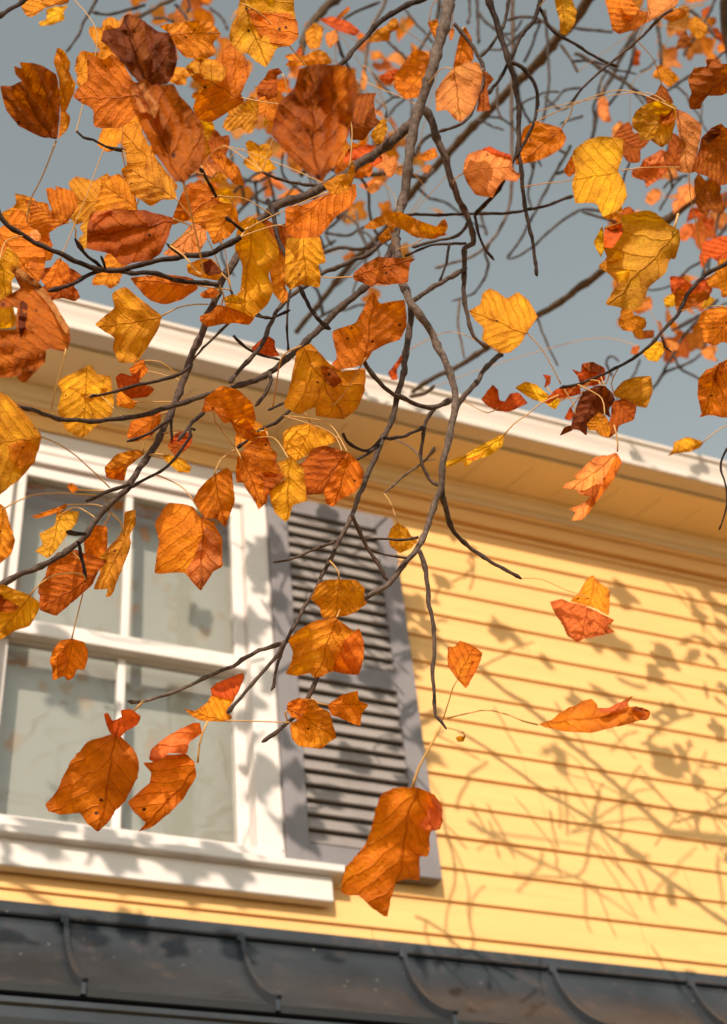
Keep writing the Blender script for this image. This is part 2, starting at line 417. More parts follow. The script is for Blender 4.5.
# shutters
def shutter(xa, xb):
    za, zb = 3.512, 4.90
    f_ = MB(); y0, y1 = -.064, -.022; sw = .066
    zmid0, zmid1 = 4.150, 4.222; zt = 4.832; zbm = 3.575
    f_.box(xa, xa+sw, y0, y1, za, zb); f_.box(xb-sw, xb, y0, y1, za, zb)
    f_.box(xa+sw+.0003, xb-sw-.0003, y0+.001, y1, zt, zb-.0005); f_.box(xa+sw+.0003, xb-sw-.0003, y0+.001, y1, zmid0, zmid1)
    f_.box(xa+sw+.0003, xb-sw-.0003, y0+.001, y1, za+.0005, zbm)
    f_.box(xa+sw, xb-sw, y1-.004, y1-.001, zbm, zt)
    proud(f_, .055)
    s_ = f_.build('shutter', M['shutter'], house, bevel=.0025)
    for (p, q) in ((zbm, zmid0), (zmid1, zt)):
        lv = MB(); nl = round((q-p)/.0465); st = (q-p)/nl
        for i in range(nl):
            zz = p+st*i
            dz = rng.uniform(-.0012, .0012)
            # board leaning out at its foot, overlapping the gap below
            prof = [(-.062, zz+.004+dz), (-.0555, zz+.001+dz), (-.0375, zz+st*.98+dz), (-.043, zz+st*1.04+dz)]
            if i == nl-1: prof = [(-.062, zz+.004), (-.0555, zz+.001), (-.043, zz+st*.86), (-.048, zz+st*.86)]
            lv.profile(prof, xa+sw-.002, xb-sw+.002)
        proud(lv, .055)
        lv.build('louvre_panel', M['louvre'], s_)
    return s_
shutter(1.259, 1.722)
shutter(-.122, .341)

# porch roof below: steep, flaring standing-seam metal, drip edge coloured dark for shade, gutter
pr = MB()
def proof(k):     # k 0..1 down the flare -> (y, z)
    y = -.020 - .245*(k**1.65); z = 3.268 - .285*(1-(1-k)**1.15)
    return y, z
ptsr = [proof(i/12) for i in range(13)]
RX0, RX1 = -2.6, 6.5
pr.profile(ptsr + [(y+.012, z-.012) for y, z in reversed(ptsr)], RX0, RX1, nx=90, wob=.006)
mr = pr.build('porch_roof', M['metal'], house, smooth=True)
mr.data.polygons.foreach_set('use_smooth', [True]*len(mr.data.polygons))
fl = MB()
fl.profile([(-.019, 3.302), (-.024, 3.300), (-.030, 3.272), (-.034, 3.266), (-.030, 3.262), (-.019, 3.262)], RX0, RX1, nx=30, wob=.002)
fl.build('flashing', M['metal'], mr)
for xx in [.655+.4505*k for k in range(-7, 13)]:
    s_ = MB(); 
    s_.profile([(proof(i/12)[0]+.004, proof(i/12)[1]-.003) for i in range(13)]+[(proof(i/12)[0]-.017, proof(i/12)[1]+.010+.005*i/12) for i in range(12, -1, -1)], xx, xx+.012)
    s_.box(xx-.006, xx+.011, -.036, -.018, 3.252, 3.276)
    yb, zb = proof(1.)
    s_.box(xx-.003, xx+.008, yb-.014, yb+.004, zb-.020, zb+.006)
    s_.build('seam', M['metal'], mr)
de = MB(); yb, zb = proof(1.)
de.profile([(yb-.004, zb-.002), (yb-.006, zb-.022), (yb+.0, zb-.026), (yb+.03, zb-.03), (yb+.03, zb-.0135)], RX0, RX1, nx=20, wob=.002)
de.box(RX0, RX1, -.235, -.215, 2.75, zb-.03)
de.build('drip_edge', M['metal_edge'], mr)
pg = MB()
pg.profile([(-.236, 2.83), (-.31, 2.82), (-.335, 2.84), (-.345, 2.87), (-.342, 2.895), (-.350, 2.9), (-.350, 2.912), (-.340, 2.912), (-.332, 2.89), (-.335, 2.87), (-.325, 2.845), (-.305, 2.83), (-.2365, 2.84)], RX0, RX1, nx=40, wob=.003)
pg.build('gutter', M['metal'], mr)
pw = MB(); z = .02
while z < 2.72:
    pw.profile([(-.2165, z), (-.2165, z+.004), (-.204, z+.111), (-.19, z+.111), (-.19, z)], RX0, RX1); z += .105
pw.box(RX0, RX1, -.1905, -.0172, 0, 2.9)
pw.build('porch_wall', M['siding'], house)

# ------------------------------------------------------------------ trees: builders
TREES = {}
TREES['A'] = empty('tulip_tree', (2.2, -4.4, 0), 'nearer tulip tree with sharp dark twigs and large orange leaves', 'tree')
TREES['B'] = empty('tulip_tree', (4.3, -1.7, 0), 'farther tulip tree with blurred limbs and small leaves against the sky', 'tree')
BRANCHES = {'A': [], 'B': []}          # (object, [Vector])

BARKS = {'pale': (.135, .096, .078, 1), 'mid': (.070, .046, .036, 1), 'dark': (.036, .022, .018, 1), 'limb': (.085, .054, .034, 1), 'grey': (.065, .05, .047, 1)}

def spline(P, step):
    """Catmull-Rom through points, resampled"""
    out = []
    n = len(P)
    for i in range(n-1):
        p0 = P[max(i-1, 0)]; p1 = P[i]; p2 = P[i+1]; p3 = P[min(i+2, n-1)]
        L = (p2-p1).length; k = max(1, int(L/step))
        for j in range(k):
            t_ = j/k
            out.append(.5*((2*p1)+(p2-p0)*t_+(2*p0-5*p1+4*p2-p3)*t_*t_+(3*p1-p0-3*p2+p3)*t_**3))
    out.append(P[-1].copy())
    return out

def tube(P, R, sides=7, seed=0., knob=.0, mb=None, jit=0.):
    """tapered, slightly lumpy tube along P with radii R"""
    mb = mb or MB()
    n = len(P)
    up = Vector((.31, .2, .93)); prev = None
    vs = []; acc = 0.
    nextnode = .02
    for i in range(n):
        tdir = (P[min(i+1, n-1)]-P[max(i-1, 0)])
        if tdir.length < 1e-9: tdir = Vector((0, 0, 1))
        tdir.normalize()
        if prev is None:
            a = tdir.cross(up).normalized()
        else:
            a = (prev-tdir*prev.dot(tdir)).normalized()
        prev = a; b_ = tdir.cross(a)
        if i: acc += (P[i]-P[i-1]).length
        r = R[i]
        if knob:
            ph = (acc*(1.+.3*math.sin(seed*5))/(.035+R[0]*2.5)) % 1.
            r *= 1+knob*math.exp(-((ph-.5)/.11)**2)
            r *= 1+.10*noise.noise(Vector((acc*60, seed, 0)))
        o = Vector((0, 0, 0))
        if jit: o = (a*(noise.noise(Vector((acc*26, seed+3, 0)))+.5*noise.noise(Vector((acc*75, seed+3, 5))))+b_*noise.noise(Vector((acc*26, seed+9, 4))))*jit*min(r, .0028)
        for k in range(sides):
            th = 2*math.pi*k/sides
            rr = r*(1+(.10*noise.noise(Vector((acc*90+math.cos(th), math.sin(th)*1.5, seed))) if knob else 0))
            vs.append(P[i]+o+(a*math.cos(th)+b_*math.sin(th))*rr)
    fs = []
    for i in range(n-1):
        for k in range(sides):
            a_ = i*sides+k; b2 = i*sides+(k+1) % sides
            fs.append((a_, b2, b2+sides, a_+sides))
    vs.append(P[0]); vs.append(P[-1]+(P[-1]-P[-2]).normalized()*R[-1]*.8)
    for k in range(sides):
        fs.append((len(vs)-2, (k+1) % sides, k)); fs.append((len(vs)-1, (n-1)*sides+k, (n-1)*sides+(k+1) % sides))
    mb.add(vs, fs)
    return mb

def branch3(tree, name, P3, r0, r1, bark, knob=.30, step=.008, power=1., label=None, parent=None):
    L = [0]
    S = spline(P3, step)
    for i in range(1, len(S)): L.append(L[-1]+(S[i]-S[i-1]).length)
    T = max(L[-1], 1e-6)
    R = [r0+(r1-r0)*(x/T)**power for x in L]
    if r1 < .0035:
        # tips end in a small pointed bud
        for i, x in enumerate(L):
            e_ = (T-x)/(r1*7)
            if e_ < 1: R[i] = r1*(1.45*math.sin(math.pi*(.12+.88*e_))**.8 if e_ < .55 else 1.0+.42*(1-e_)/.45)
    mb = tube(S, R, 8 if r0 > .004 else 6, rng.uniform(0, 50), knob, jit=1.0)
    root = TREES[tree]
    mid = S[len(S)//2]
    k = len(mb.v)
    me_loc = mid-root.location
    mb.v = [tuple(Vector(v)-root.location) for v in mb.v]
    o = mb.build(name, M['bark'], root, loc=me_loc, smooth=True)
    c = BARKS[bark]; f = rng.uniform(.85, 1.15)
    o.color = (c[0]*f, c[1]*f, c[2]*f, 1)
    if label: o['label'] = label
    BRANCHES[tree].append((o, S))
    return o

def br(tree, pts, rp0, rp1, d0, d1, bark='dark', name='branch', power=1., knob=.30, label=None):
    """branch traced along the photograph; rp in picture pixels, d = distance"""
    L = [0]
    for i in range(1, len(pts)): L.append(L[-1]+math.hypot(pts[i][0]-pts[i-1][0], pts[i][1]-pts[i-1][1]))
    P = []
    for (x, y), l in zip(pts, L):
        d = d0+(d1-d0)*l/L[-1]
        P.append(at(x, y, d + .02*noise.noise(Vector((x*.02, y*.02, d0*3)))))
    return branch3(tree, name, P, rp0*d0/FPX, rp1*d1/FPX, bark, knob, step=.006 if d0 < 2.6 else .014, power=power, label=label)

# pigments; P paints front-lit orange, DK the dark side of backlit leaves
PG = {'O': (.78, .232, .014), 'A': (.84, .315, .020), 'Y': (.92, .49, .018), 'D': (.44, .115, .011), 'R': (.70, .125, .016), 'B': (.22, .050, .014),
      'P': (.84, .31, .085), 'T': (.70, .30, .08), 'K': (.23, .060, .011), 'DK': (.44, .122, .009), 'AY': (.88, .405, .022), 'S': (.82, .225, .055), 'OL': (.74, .35, .030), 'RU': (.52, .128, .010)}

LEAVES = []      # collected before sorting into parts

def chaikin(P, a=.09):
    out = []
    n = len(P)
    for i in range(n):
        p = P[i]; q = P[(i+1) % n]
        out.append((p[0]*(1-a)+q[0]*a, p[1]*(1-a)+q[1]*a)); out.append((p[0]*a+q[0]*(1-a), p[1]*a+q[1]*(1-a)))
    return out

def leaf(ox, oy, sc, depth, polys, base, tip, tree=None, pet=None, label=None, seed=None, curl=1., tilt=None, petiole=True, reach=.45, lit=False, pleat=0.):
    """one leaf: polys = [(pigment, outline in crop pixels, flap?)], first one is the blade"""
    LEAVES.append(dict(ox=ox, oy=oy, sc=sc, d=depth, polys=polys, base=base, tip=tip, tree=tree or ('A' if depth < 2.45 else 'B'), pet=pet, label=label,
                       seed=seed if seed is not None else len(LEAVES)*1.37+.5, curl=curl, tilt=tilt, petiole=petiole, reach=reach, pleat=pleat, lit=lit or polys[0][0] == 'P'))

def make_leaf(Lf):
    ox, oy, sc, d = Lf['ox'], Lf['oy'], Lf['sc'], Lf['d']
    T = lambda p: (ox+p[0]*sc, oy+p[1]*sc)
    r = random.Random(Lf['seed']); sd = Lf['seed']
    bx, by = T(Lf['base']); tx, ty = T(Lf['tip'])
    ax, ay = tx-bx, ty-by; Lp = max(math.hypot(ax, ay), 4.); ax /= Lp; ay /= Lp
    S = Lp*d/FPX                       # real length in metres
    root = TREES[Lf['tree']].location
    mb = MB(); uvs = []; cols = []; marg = []
    cen = None
    def facing(t_):
        # how squarely the side turned to the viewer meets the sun for a given tilt of the blade
        p0 = at(bx+ax*Lp*.5, by+ay*Lp*.5, d)
        p1 = at(bx+ax*Lp, by+ay*Lp, d+S*t_[0]*.425); p2 = at(bx+ax*Lp*.5-ay*Lp*.5, by+ay*Lp*.5+ax*Lp*.5, d+S*t_[1]*.425)
        nn = (p1-p0).cross(p2-p0).normalized()
        if nn.dot(CAM-p0) < 0: nn = -nn
        return -nn.dot(SUN)
    if Lf['lit']:
        tl = max(((i*.3, j*.3) for i in range(-3, 4) for j in range(-3, 4)), key=facing)
    elif Lf['tilt']: tl = Lf['tilt']
    else:
        c_ = [(r.uniform(-.7, .6), r.uniform(-.7, .7)) for _ in range(3)]
        tl = max(c_, key=facing) if r.random() < .65 else c_[0]
    cup = r.choice((-1, 1))*r.uniform(.25, 1.1)*Lf['curl']; bend = r.uniform(-.7, .7)*Lf['curl']; fold = r.uniform(-.05, .45)*Lf['curl']
    dep0 = lambda u, v: tl[0]*(u-.5)+tl[1]*v+cup*v*v+bend*(u-.5)**2+fold*abs(v)
    for pi, poly in enumerate(Lf['polys']):
        pg, pts = poly[0], poly[1]
        flap = pi > 0
        c = PG[pg]; j = r.uniform(.9, 1.12); jh = r.uniform(.92, 1.08)
        c = (min(1, c[0]*j), min(1, c[1]*j*jh), c[2]*j)
        P = chaikin(chaikin([T(p) for p in pts]), .2)
        xs = [p[0] for p in P]; ys = [p[1] for p in P]
        size = max(max(xs)-min(xs), max(ys)-min(ys)); step = max(size/16., 1.1)
        Q = []
        n = len(P)
        for i in range(n):
            p, q = P[i], P[(i+1) % n]; L = math.hypot(q[0]-p[0], q[1]-p[1]); k = max(1, int(L/(step*.9)))
            for m_ in range(k):
                t_ = m_/k; x = p[0]+(q[0]-p[0])*t_; y = p[1]+(q[1]-p[1])*t_
                a = size*.011
                x += a*noise.noise(Vector((x*.5, y*.5, sd))); y += a*noise.noise(Vector((x*.5, y*.5, sd+7)))
                if not Q or math.hypot(Q[-1][0]-x, Q[-1][1]-y) > .25: Q.append((x, y))
        def inside(x, y):
            s_ = False; m_ = len(Q)
            for i in range(m_):
                x1, y1 = Q[i]; x2, y2 = Q[(i+1) % m_]
                if (y1 > y) != (y2 > y) and x < (x2-x1)*(y-y1)/(y2-y1)+x1: s_ = not s_
            return s_
        def edged(x, y):
            return min(math.hypot(x-q[0], y-q[1]) for q in Q)
        G = []
        y = min(ys)+step*.5; row = 0
        while y < max(ys):
            x = min(xs)+step*(.5 if row % 2 else 0.)
            while x < max(xs):
                xx = x+r.uniform(-.2, .2)*step; yy = y+r.uniform(-.2, .2)*step
                if inside(xx, yy) and edged(xx, yy) > step*.5: G.append((xx, yy))
                x += step
            y += step*.87; row += 1
        allp = [Vector(p) for p in Q]+[Vector(p) for p in G]
        vco, _, fco, *_r = delaunay_2d_cdt(allp, [], [list(range(len(Q)))], 1, 1e-5)
        if flap:
            ft = (r.uniform(-.8, .8), r.uniform(-.8, .8)); fcup = r.uniform(-1., 1.)
            cxp = sum(xs)/n; cyp = sum(ys)/n
        vs = []
        for p in vco:
            u = ((p.x-bx)*ax+(p.y-by)*ay)/Lp; v = (-(p.x-bx)*ay+(p.y-by)*ax)/Lp
            uc = max(-.6, min(1.6, u)); vc = max(-1., min(1., v))
            dd = dep0(uc, vc)
            rip = noise.noise(Vector((u*3.2, v*3.2, sd)))*.11+noise.noise(Vector((u*8., v*8., sd+5)))*.035
            # pillows between the side veins
            rip += (.006+.05*max(0., Lf['curl']-.75))*math.cos(2*math.pi*5.6*(u-abs(v)*.85))
            if Lf['pleat']:
                # dry leaf: lengthwise folds fanning out from the stalk
                fan = v/(.16+.55*max(0., min(1., u))*(1.15-.55*max(0., min(1., u))))
                rip += Lf['pleat']*(abs(((fan*1.9+.15*noise.noise(Vector((u*3, v*3, sd+20)))+.25) % 1.)-.5)*2-.5)*min(1., .25+max(0., u))
            e = edged(p.x, p.y)/size
            eg = math.exp(-(e/.10)**2)
            rip += eg*noise.noise(Vector((u*5., v*5., sd+11)))*.16*min(1.5, .6+abs(Lf['curl'])*.5)
            if flap:
                fu = (p.x-cxp)/size; fv = (p.y-cyp)/size
                dd += -.06-pi*.02+.5*(ft[0]*fu+ft[1]*fv+fcup*(fu*fu+fv*fv))
                dd = min(dd, dep0(uc, vc)-.03)
            w3 = at(p.x, p.y, d+S*(dd+rip)*.85)
            vs.append(w3)
            uvs.append((u, v)); cols.append(c); marg.append(min(1., e/.07))
        if cen is None: cen = sum((Vector(v) for v in vs), Vector())/max(1, len(vs))
        mb.add([v-root for v in vs], fco)
    # stalk
    nb = len(mb.v)
    if Lf['petiole']:
        B3 = at(bx, by, d+S*dep0(0, 0)*.85-.001)
        if Lf['pet']:
            pts = [B3]+[at(*T(q), d+S*dep0(0, 0)*.85+.004*i) for i, q in enumerate(Lf['pet'])]
        else:
            best = None
            for o, SS in BRANCHES[Lf['tree']]:
                for q in SS[::3]:
                    dl = (q-B3).length
                    # prefer twigs that sit behind the stalk end, away from the tip
                    if best is None or dl < best[0]: best = (dl, q)
            pts = None
            if best and best[0] < Lf.get('reach', .45):
                away = (B3-at(tx, ty, d)).normalized()
                q = best[1]; L = best[0]
                m1 = B3.lerp(q, .35)+away*L*.18+Vector((0, 0, -.04*L)); m2 = B3.lerp(q, .75)+away*L*.08
                pts = [B3, m1, m2, q]
        if pts and len(pts) > 1:
            SP = spline(pts, .008); rad = max(.0007, min(.0011, S*.009))
            mb.cur = 1
            tube([p-root for p in SP], [rad*(1+.5*math.exp(-i/2.)+.4*math.exp(-(len(SP)-1-i)/2.)) for i in range(len(SP))], 5, mb=mb)
            mb.cur = 0
    extra = len(mb.v)-nb
    uvs += [(0, 0)]*extra; cols += [(.5, .25, .08)]*extra; marg += [1.]*extra
    area = 0
    for poly in Lf['polys'][:1]:
        P = [T(p) for p in poly[1]]; a = 0
        for i in range(len(P)): a += P[i][0]*P[(i+1) % len(P)][1]-P[(i+1) % len(P)][0]*P[i][1]
        area = abs(a)/2
    return dict(mb=mb, uvs=uvs, cols=cols, marg=marg, cen=cen-root, area=area, base=at(bx, by, d), tree=Lf['tree'], label=Lf['label'], S=S)

TULIP = [(0, 0), (-.03, .16), (.05, .36), (.20, .50), (.30, .44), (.40, .36), (.50, .33), (.62, .40), (.82, .43), (.97, .30), (.93, .12), (.86, 0)]
TULIP = TULIP + [(u, -v) for u, v in reversed(TULIP[1:-1])]
def free_leaf(P, size, r, pg, tree):
    """a small leaf hung at P anywhere in the crown (built straight in the place)"""
    ax = Vector((r.uniform(-1, 1), r.uniform(-1, 1), r.uniform(-1.2, .5))).normalized()
    q = ax.cross(Vector((r.uniform(-1, 1), r.uniform(-1, 1), r.uniform(-1, 1)))).normalized(); nn = ax.cross(q)
    cup = r.uniform(-.9, .9); bend = r.uniform(-.6, .6); fold = r.uniform(-.2, .6)
    root = TREES[tree].location
    vs = []; uvs = []; marg = []; cols = []
    c = PG[pg]; j = r.uniform(.85, 1.15); c = (min(1, c[0]*j), c[1]*j, c[2]*j)
    pts = [(u, v, 0.) for u, v in TULIP]+[(u*.55+.42*.45, v*.55, 1.) for u, v in TULIP]+[(.42, 0, 1.)]
    for u, v, e in pts:
        h = cup*v*v+bend*(u-.4)**2+fold*abs(v)*.6+.06*noise.noise(Vector((u*4, v*4, P.x*9)))
        vs.append(P+(ax*(u-.4)+q*v+nn*h)*size-root); uvs.append((u, v)); marg.append(e); cols.append(c)
    n = len(TULIP); fs = []
    for i in range(n):
        k = (i+1) % n
        fs.append((i, k, n+k, n+i)); fs.append((n+i, n+k, 2*n))
    mb = MB(); mb.add(vs, fs)
    return dict(mb=mb, uvs=uvs, cols=cols, marg=marg, cen=P-root, area=0, base=P, tree=tree, label=None, S=size)

def link_leaf(D, name, parent, kind=None):
    mb = D['mb']
    loc = Vector(D['cen'])
    pl = parent.location if parent.parent else Vector((0, 0, 0))
    me = bpy.data.meshes.new(name)
    me.from_pydata([tuple(Vector(v)-loc) for v in mb.v], [], mb.f)
    me.materials.append(M['leaf']); me.materials.append(M['petiole'])
    for p, k in zip(me.polygons, mb.mi): p.material_index = k; p.use_smooth = True
    uvl = me.uv_layers.new(name='leaf')
    me.color_attributes.new('pigment', 'FLOAT_COLOR', 'POINT')
    me.attributes.new('margin', 'FLOAT', 'POINT')
    me.attributes['pigment'].data.foreach_set('color', [x for c in D['cols'] for x in (*c, 1.)])
    me.attributes['margin'].data.foreach_set('value', D['marg'])
    uvl = me.uv_layers['leaf']
    uvf = []
    for lp in me.loops: uvf += D['uvs'][lp.vertex_index]
    uvl.data.foreach_set('uv', uvf)
    me.update()
    o = bpy.data.objects.new(name, me); COL.objects.link(o)
    o.parent = parent; o.location = loc-pl
    if D['label']: o['label'] = D['label']
    if kind: o['kind'] = kind
    return o

# ------------------------------------------------------------------ tree limbs
def limb(tree, P, r0, r1, bark='limb', name='limb', knob=.08):
    return branch3(tree, name, [Vector(p) for p in P], r0, r1, bark, knob, step=.05)
def trunk(tree, base, top, r0, r1):
    root = TREES[tree]; b_ = Vector(base); t_ = Vector(top)
    P = [b_.lerp(t_, k/8)+Vector((.10*math.sin(k*1.3), .08*math.cos(k*1.7), 0))*(1 if 0 < k else 0) for k in range(9)]
    return branch3(tree, 'trunk', P, r0, r1, 'limb', .03, step=.15, power=.7)
trunk('A', (2.2, -4.4, -.05), (2.3, -4.5, 9.5), .17, .05)
trunk('B', (4.3, -1.7, -.05), (4.2, -1.8, 10.5), .19, .06)
LA = limb('A', [(2.2, -4.4, 4.5), (1.7, -3.6, 5.1), tuple(at(560, -420, 2.5)), tuple(at(490, -190, 2.3)), tuple(at(455, -50, 2.22)), tuple(at(451, -4, 2.2))], .042, .0135, 'limb')
limb('B', [(4.3, -1.7, 5.2), tuple(at(960, 20, 3.4)), tuple(at(800, 110, 3.43)), tuple(at(727, 166, 3.45))], .04, .0135)
limb('B', [(4.3, -1.75, 6.2), tuple(at(900, -260, 3.5)), tuple(at(700, -130, 3.58)), tuple(at(592, -8, 3.6))], .045, .0145)

# traced branches: near tree
br('A', [(451,-6),(445,20),(439,44),(430,76),(418,111),(412,140),(408,165),(403,200),(396,227),(396,257),(400,278),(405,290),(410,302),(418,312),(428,326),(435,342),(445,362),(452,380),(455,396),(455,412),(450,432),(443,461),(442,483),(437,500),(426,528),(418,550),(406,561),(394,578),(380,590),(350,606),(336,617),(310,629),(286,640),(251,655),(225,668),(205,679),(181,689),(145,700),(128,701)], 6.0, 1.6, 2.2, 1.66, 'pale', power=.75, label='long pale main branch sweeping down the middle to the window')
br('A', [(419,106),(428,113),(434,126),(438,141),(443,153),(453,185),(465,211),(472,229),(473,244),(465,248),(464,268),(464,290),(467,316),(475,336),(489,348)], 4.2, 1.6, 2.18, 2.1, 'mid')
br('A', [(486,-12),(489,0),(501,38),(509,62),(517,90),(519,112),(518,145),(521,165),(522,180),(525,205),(533,245),(537,276)], 3.2, 1.5, 2.15, 2.1, 'dark')
br('A', [(509,62),(525,70),(535,84),(538,104),(531,130),(523,146),(515,158)], 2.2, 1.5, 2.14, 2.12, 'dark', 'twig')
br('A', [(455,24),(471,44),(478,56),(483,68),(482,86),(475,106),(461,124),(439,132)], 2.1, 1.5, 2.2, 2.1, 'mid', 'twig')
br('A', [(509,-8),(505,20),(495,40),(481,57)], 1.7, 1.4, 2.2, 2.17, 'mid', 'twig')
br('A', [(542,-10),(535,18),(519,40),(509,62),(499,80),(487,94)], 2.2, 1.6, 2.2, 2.15, 'dark', 'twig')
br('A', [(538,5),(548,25),(560,36),(575,44),(600,60),(618,66)], 1.8, 1.2, 2.2, 2.2, 'dark', 'twig')
br('A', [(475,215),(491,198),(503,181),(515,157),(517,145)], 2.1, 1.6, 2.13, 2.13, 'dark', 'twig')
br('A', [(474,216),(478,233),(485,249),(494,260)], 1.5, 1.1, 2.12, 2.1, 'dark', 'twig')
br('A', [(405,215),(435,215),(465,214),(505,213),(541,207),(573,196)], 1.5, 1.5, 2.2, 2.2, 'dark', 'twig')
br('A', [(467,223),(462,232),(453,237),(439,241),(425,243),(412,247)], 1.7, 1.4, 2.13, 2.1, 'mid', 'twig')
br('A', [(466,243),(435,245),(405,256)], 1.5, 1.2, 2.12, 2.1, 'dark', 'twig')
br('A', [(449,245),(447,262),(439,282)], 1.4, 1., 2.1, 2.1, 'dark', 'twig')
br('A', [(466,268),(447,279),(435,286),(418,298),(409,304)], 2.6, 2.6, 2.12, 2.05, 'mid', 'twig')
# left system
br('A', [(414,122),(395,139),(378,151),(360,163),(340,178),(322,188),(305,197),(288,200),(265,215),(247,231),(241,245),(237,257),(220,285),(206,323),(193,354),(179,392),(169,419),(148,456),(129,486),(103,512),(83,537),(58,558),(21,574),(-4,589)], 5.0, 2.7, 2.15, 1.62, 'mid', power=.8, label='dark branch falling to the lower left across the window')
br('A', [(430,-6),(402,8),(380,22),(364,38),(346,58),(338,66),(318,90)], 2.8, 2.4, 1.9, 1.75, 'dark')
br('A', [(219,285),(193,282),(155,274),(131,273),(103,271),(69,285),(48,291)], 2.6, 1.9, 1.75, 1.7, 'dark')
br('A', [(241,237),(224,246),(206,254),(182,257),(155,261),(114,271),(86,265),(58,254),(34,242),(14,230),(4,221),(-4,205)], 2.8, 2.2, 1.75, 1.68, 'dark')
br('A', [(106,271),(88,257),(80,247),(75,239)], 1.7, 1.9, 1.72, 1.7, 'dark', 'twig')
br('A', [(106,270),(103,262),(101,256)], 1.4, 1.2, 1.72, 1.7, 'dark', 'twig')
br('A', [(183,257),(167,243)], 1.6, 1.2, 1.72, 1.7, 'dark', 'twig')
br('A', [(243,231),(226,217)], 2., 1.4, 1.74, 1.72, 'dark', 'twig')
br('A', [(216,196),(208,182),(200,168)], 1.8, 1.5, 1.75, 1.7, 'dark', 'twig')
br('A', [(398,238),(380,270),(362,290),(340,308),(320,328),(302,346),(290,356),(271,372),(255,380),(234,388),(206,395),(165,409),(131,417),(96,421),(55,417),(21,407),(-4,400)], 3.6, 2.0, 2.1, 1.62, 'mid')
br('A', [(268,200),(273,212),(277,235),(290,265),(309,306),(330,329)], 2.3, 2.1, 1.95, 1.8, 'dark')
br('A', [(297,215),(297,240),(297,271),(288,300),(288,352)], 1.4, 1.1, 1.9, 1.85, 'dark', 'twig')
br('A', [(398,222),(392,231),(368,254),(347,263),(319,275),(288,299),(271,319),(261,344),(244,364),(230,382)], 2.4, 2.0, 2.1, 1.85, 'mid')
br('A', [(269,372),(271,380),(265,394),(255,406)], 2.1, 1.7, 1.8, 1.78, 'mid', 'twig')
br('A', [(300,396),(286,402),(268,410)], 1.5, 1.1, 1.75, 1.7, 'dark', 'twig')
br('A', [(292,408),(275,422),(262,429),(248,440),(236,449)], 1.8, 1.3, 1.72, 1.68, 'dark', 'twig')
br('A', [(204,412),(193,422),(185,432),(178,441)], 2.0, 1.5, 1.72, 1.7, 'dark', 'twig')
br('A', [(190,365),(182,374),(148,383),(120,390),(90,398)], 1.9, 1.3, 1.74, 1.72, 'dark', 'twig')
br('A', [(170,418),(155,430),(140,438),(127,442)], 1.7, 1.2, 1.7, 1.7, 'dark', 'twig')
br('A', [(172,419),(171,430),(172,441)], 1.4, 1.1, 1.7, 1.7, 'dark', 'twig')
br('A', [(195,430),(190,428),(191,437),(172,460),(160,472),(141,482),(128,489)], 1.6, 1.6, 1.7, 1.66, 'dark', 'twig')
br('A', [(130,484),(122,487),(98,495),(86,501)], 1.9, 2.2, 1.66, 1.64, 'dark', 'twig')
br('A', [(86,534),(76,534),(67,532)], 1.9, 2.1, 1.64, 1.62, 'dark', 'twig')
br('A', [(79,541),(81,556),(85,574),(86,580)], 1.9, 1.6, 1.64, 1.64, 'dark', 'twig')
br('A', [(228,312),(250,310),(265,318),(272,318),(290,310)], 1.5, 1.3, 1.85, 1.85, 'dark', 'twig')
br('A', [(231,290),(240,310),(255,315),(271,318)], 1.4, 1.1, 1.85, 1.85, 'dark', 'twig')
br('A', [(234,335),(246,348),(262,356),(280,360)], 1.6, 1.2, 1.9, 1.9, 'dark', 'twig')
br('A', [(230,322),(218,335),(207,345),(190,362)], 1.4, 1.0, 1.95, 1.95, 'grey', 'twig')
# centre
br('A', [(411,300),(412,312),(408,340),(402,376),(396,406),(386,434),(382,441),(366,479),(352,515),(338,543),(330,560),(310,598),(292,630),(278,660),(273,686),(271,690)], 3.5, 1.4, 2.04, 1.64, 'mid', power=.9, label='dark drooping branch crossing in front of the shutter')
br('A', [(285,641),(273,660),(249,688),(227,713)], 1.9, 1.6, 1.66, 1.62, 'mid', 'twig')
br('A', [(336,541),(325,546),(310,551),(290,559),(273,562)], 1.7, 1.0, 1.76, 1.72, 'mid', 'twig')
br('A', [(352,515),(364,541),(376,561),(388,580)], 2.0, 1.9, 1.78, 1.78, 'mid', 'twig')
br('A', [(418,537),(400,540),(366,539)], 1.6, 1.2, 1.84, 1.8, 'mid', 'twig')
br('A', [(406,558),(386,555),(372,549)], 1.5, 1.1, 1.82, 1.8, 'mid', 'twig')
br('A', [(419,550),(424,568),(429,592),(431,612),(435,640),(433,680),(436,716),(441,721),(446,729)], 2.6, 1.7, 1.83, 1.75, 'mid', power=.9)
br('A', [(441,487),(446,510),(453,529),(471,549),(491,563),(511,573),(521,579)], 2.8, 1.7, 1.9, 1.92, 'mid')
br('A', [(362,358),(367,366),(378,380),(394,394),(410,402),(435,407),(453,400)], 2.4, 2.4, 1.9, 2.0, 'mid')
br('A', [(436,407),(424,427),(421,457),(429,479),(440,485)], 2.0, 1.7, 2.0, 1.95, 'mid', 'twig')
br('A', [(384,438),(400,437),(416,431),(424,427)], 1.8, 1.6, 1.85, 1.98, 'dark', 'twig')
br('A', [(343,433),(350,445),(367,450),(381,438)], 1.7, 1.5, 1.8, 1.84, 'dark', 'twig')
br('A', [(338,468),(361,457),(380,445)], 1.6, 1.5, 1.78, 1.84, 'dark', 'twig')
br('A', [(356,600),(341,593),(330,590),(316,591)], 1.7, 1.5, 1.74, 1.7, 'mid', 'twig')
br('A', [(333,619),(328,640),(322,660),(316,680),(309,697),(297,714),(283,727),(262,742)], 2.8, 1.7, 1.68, 1.64, 'mid')
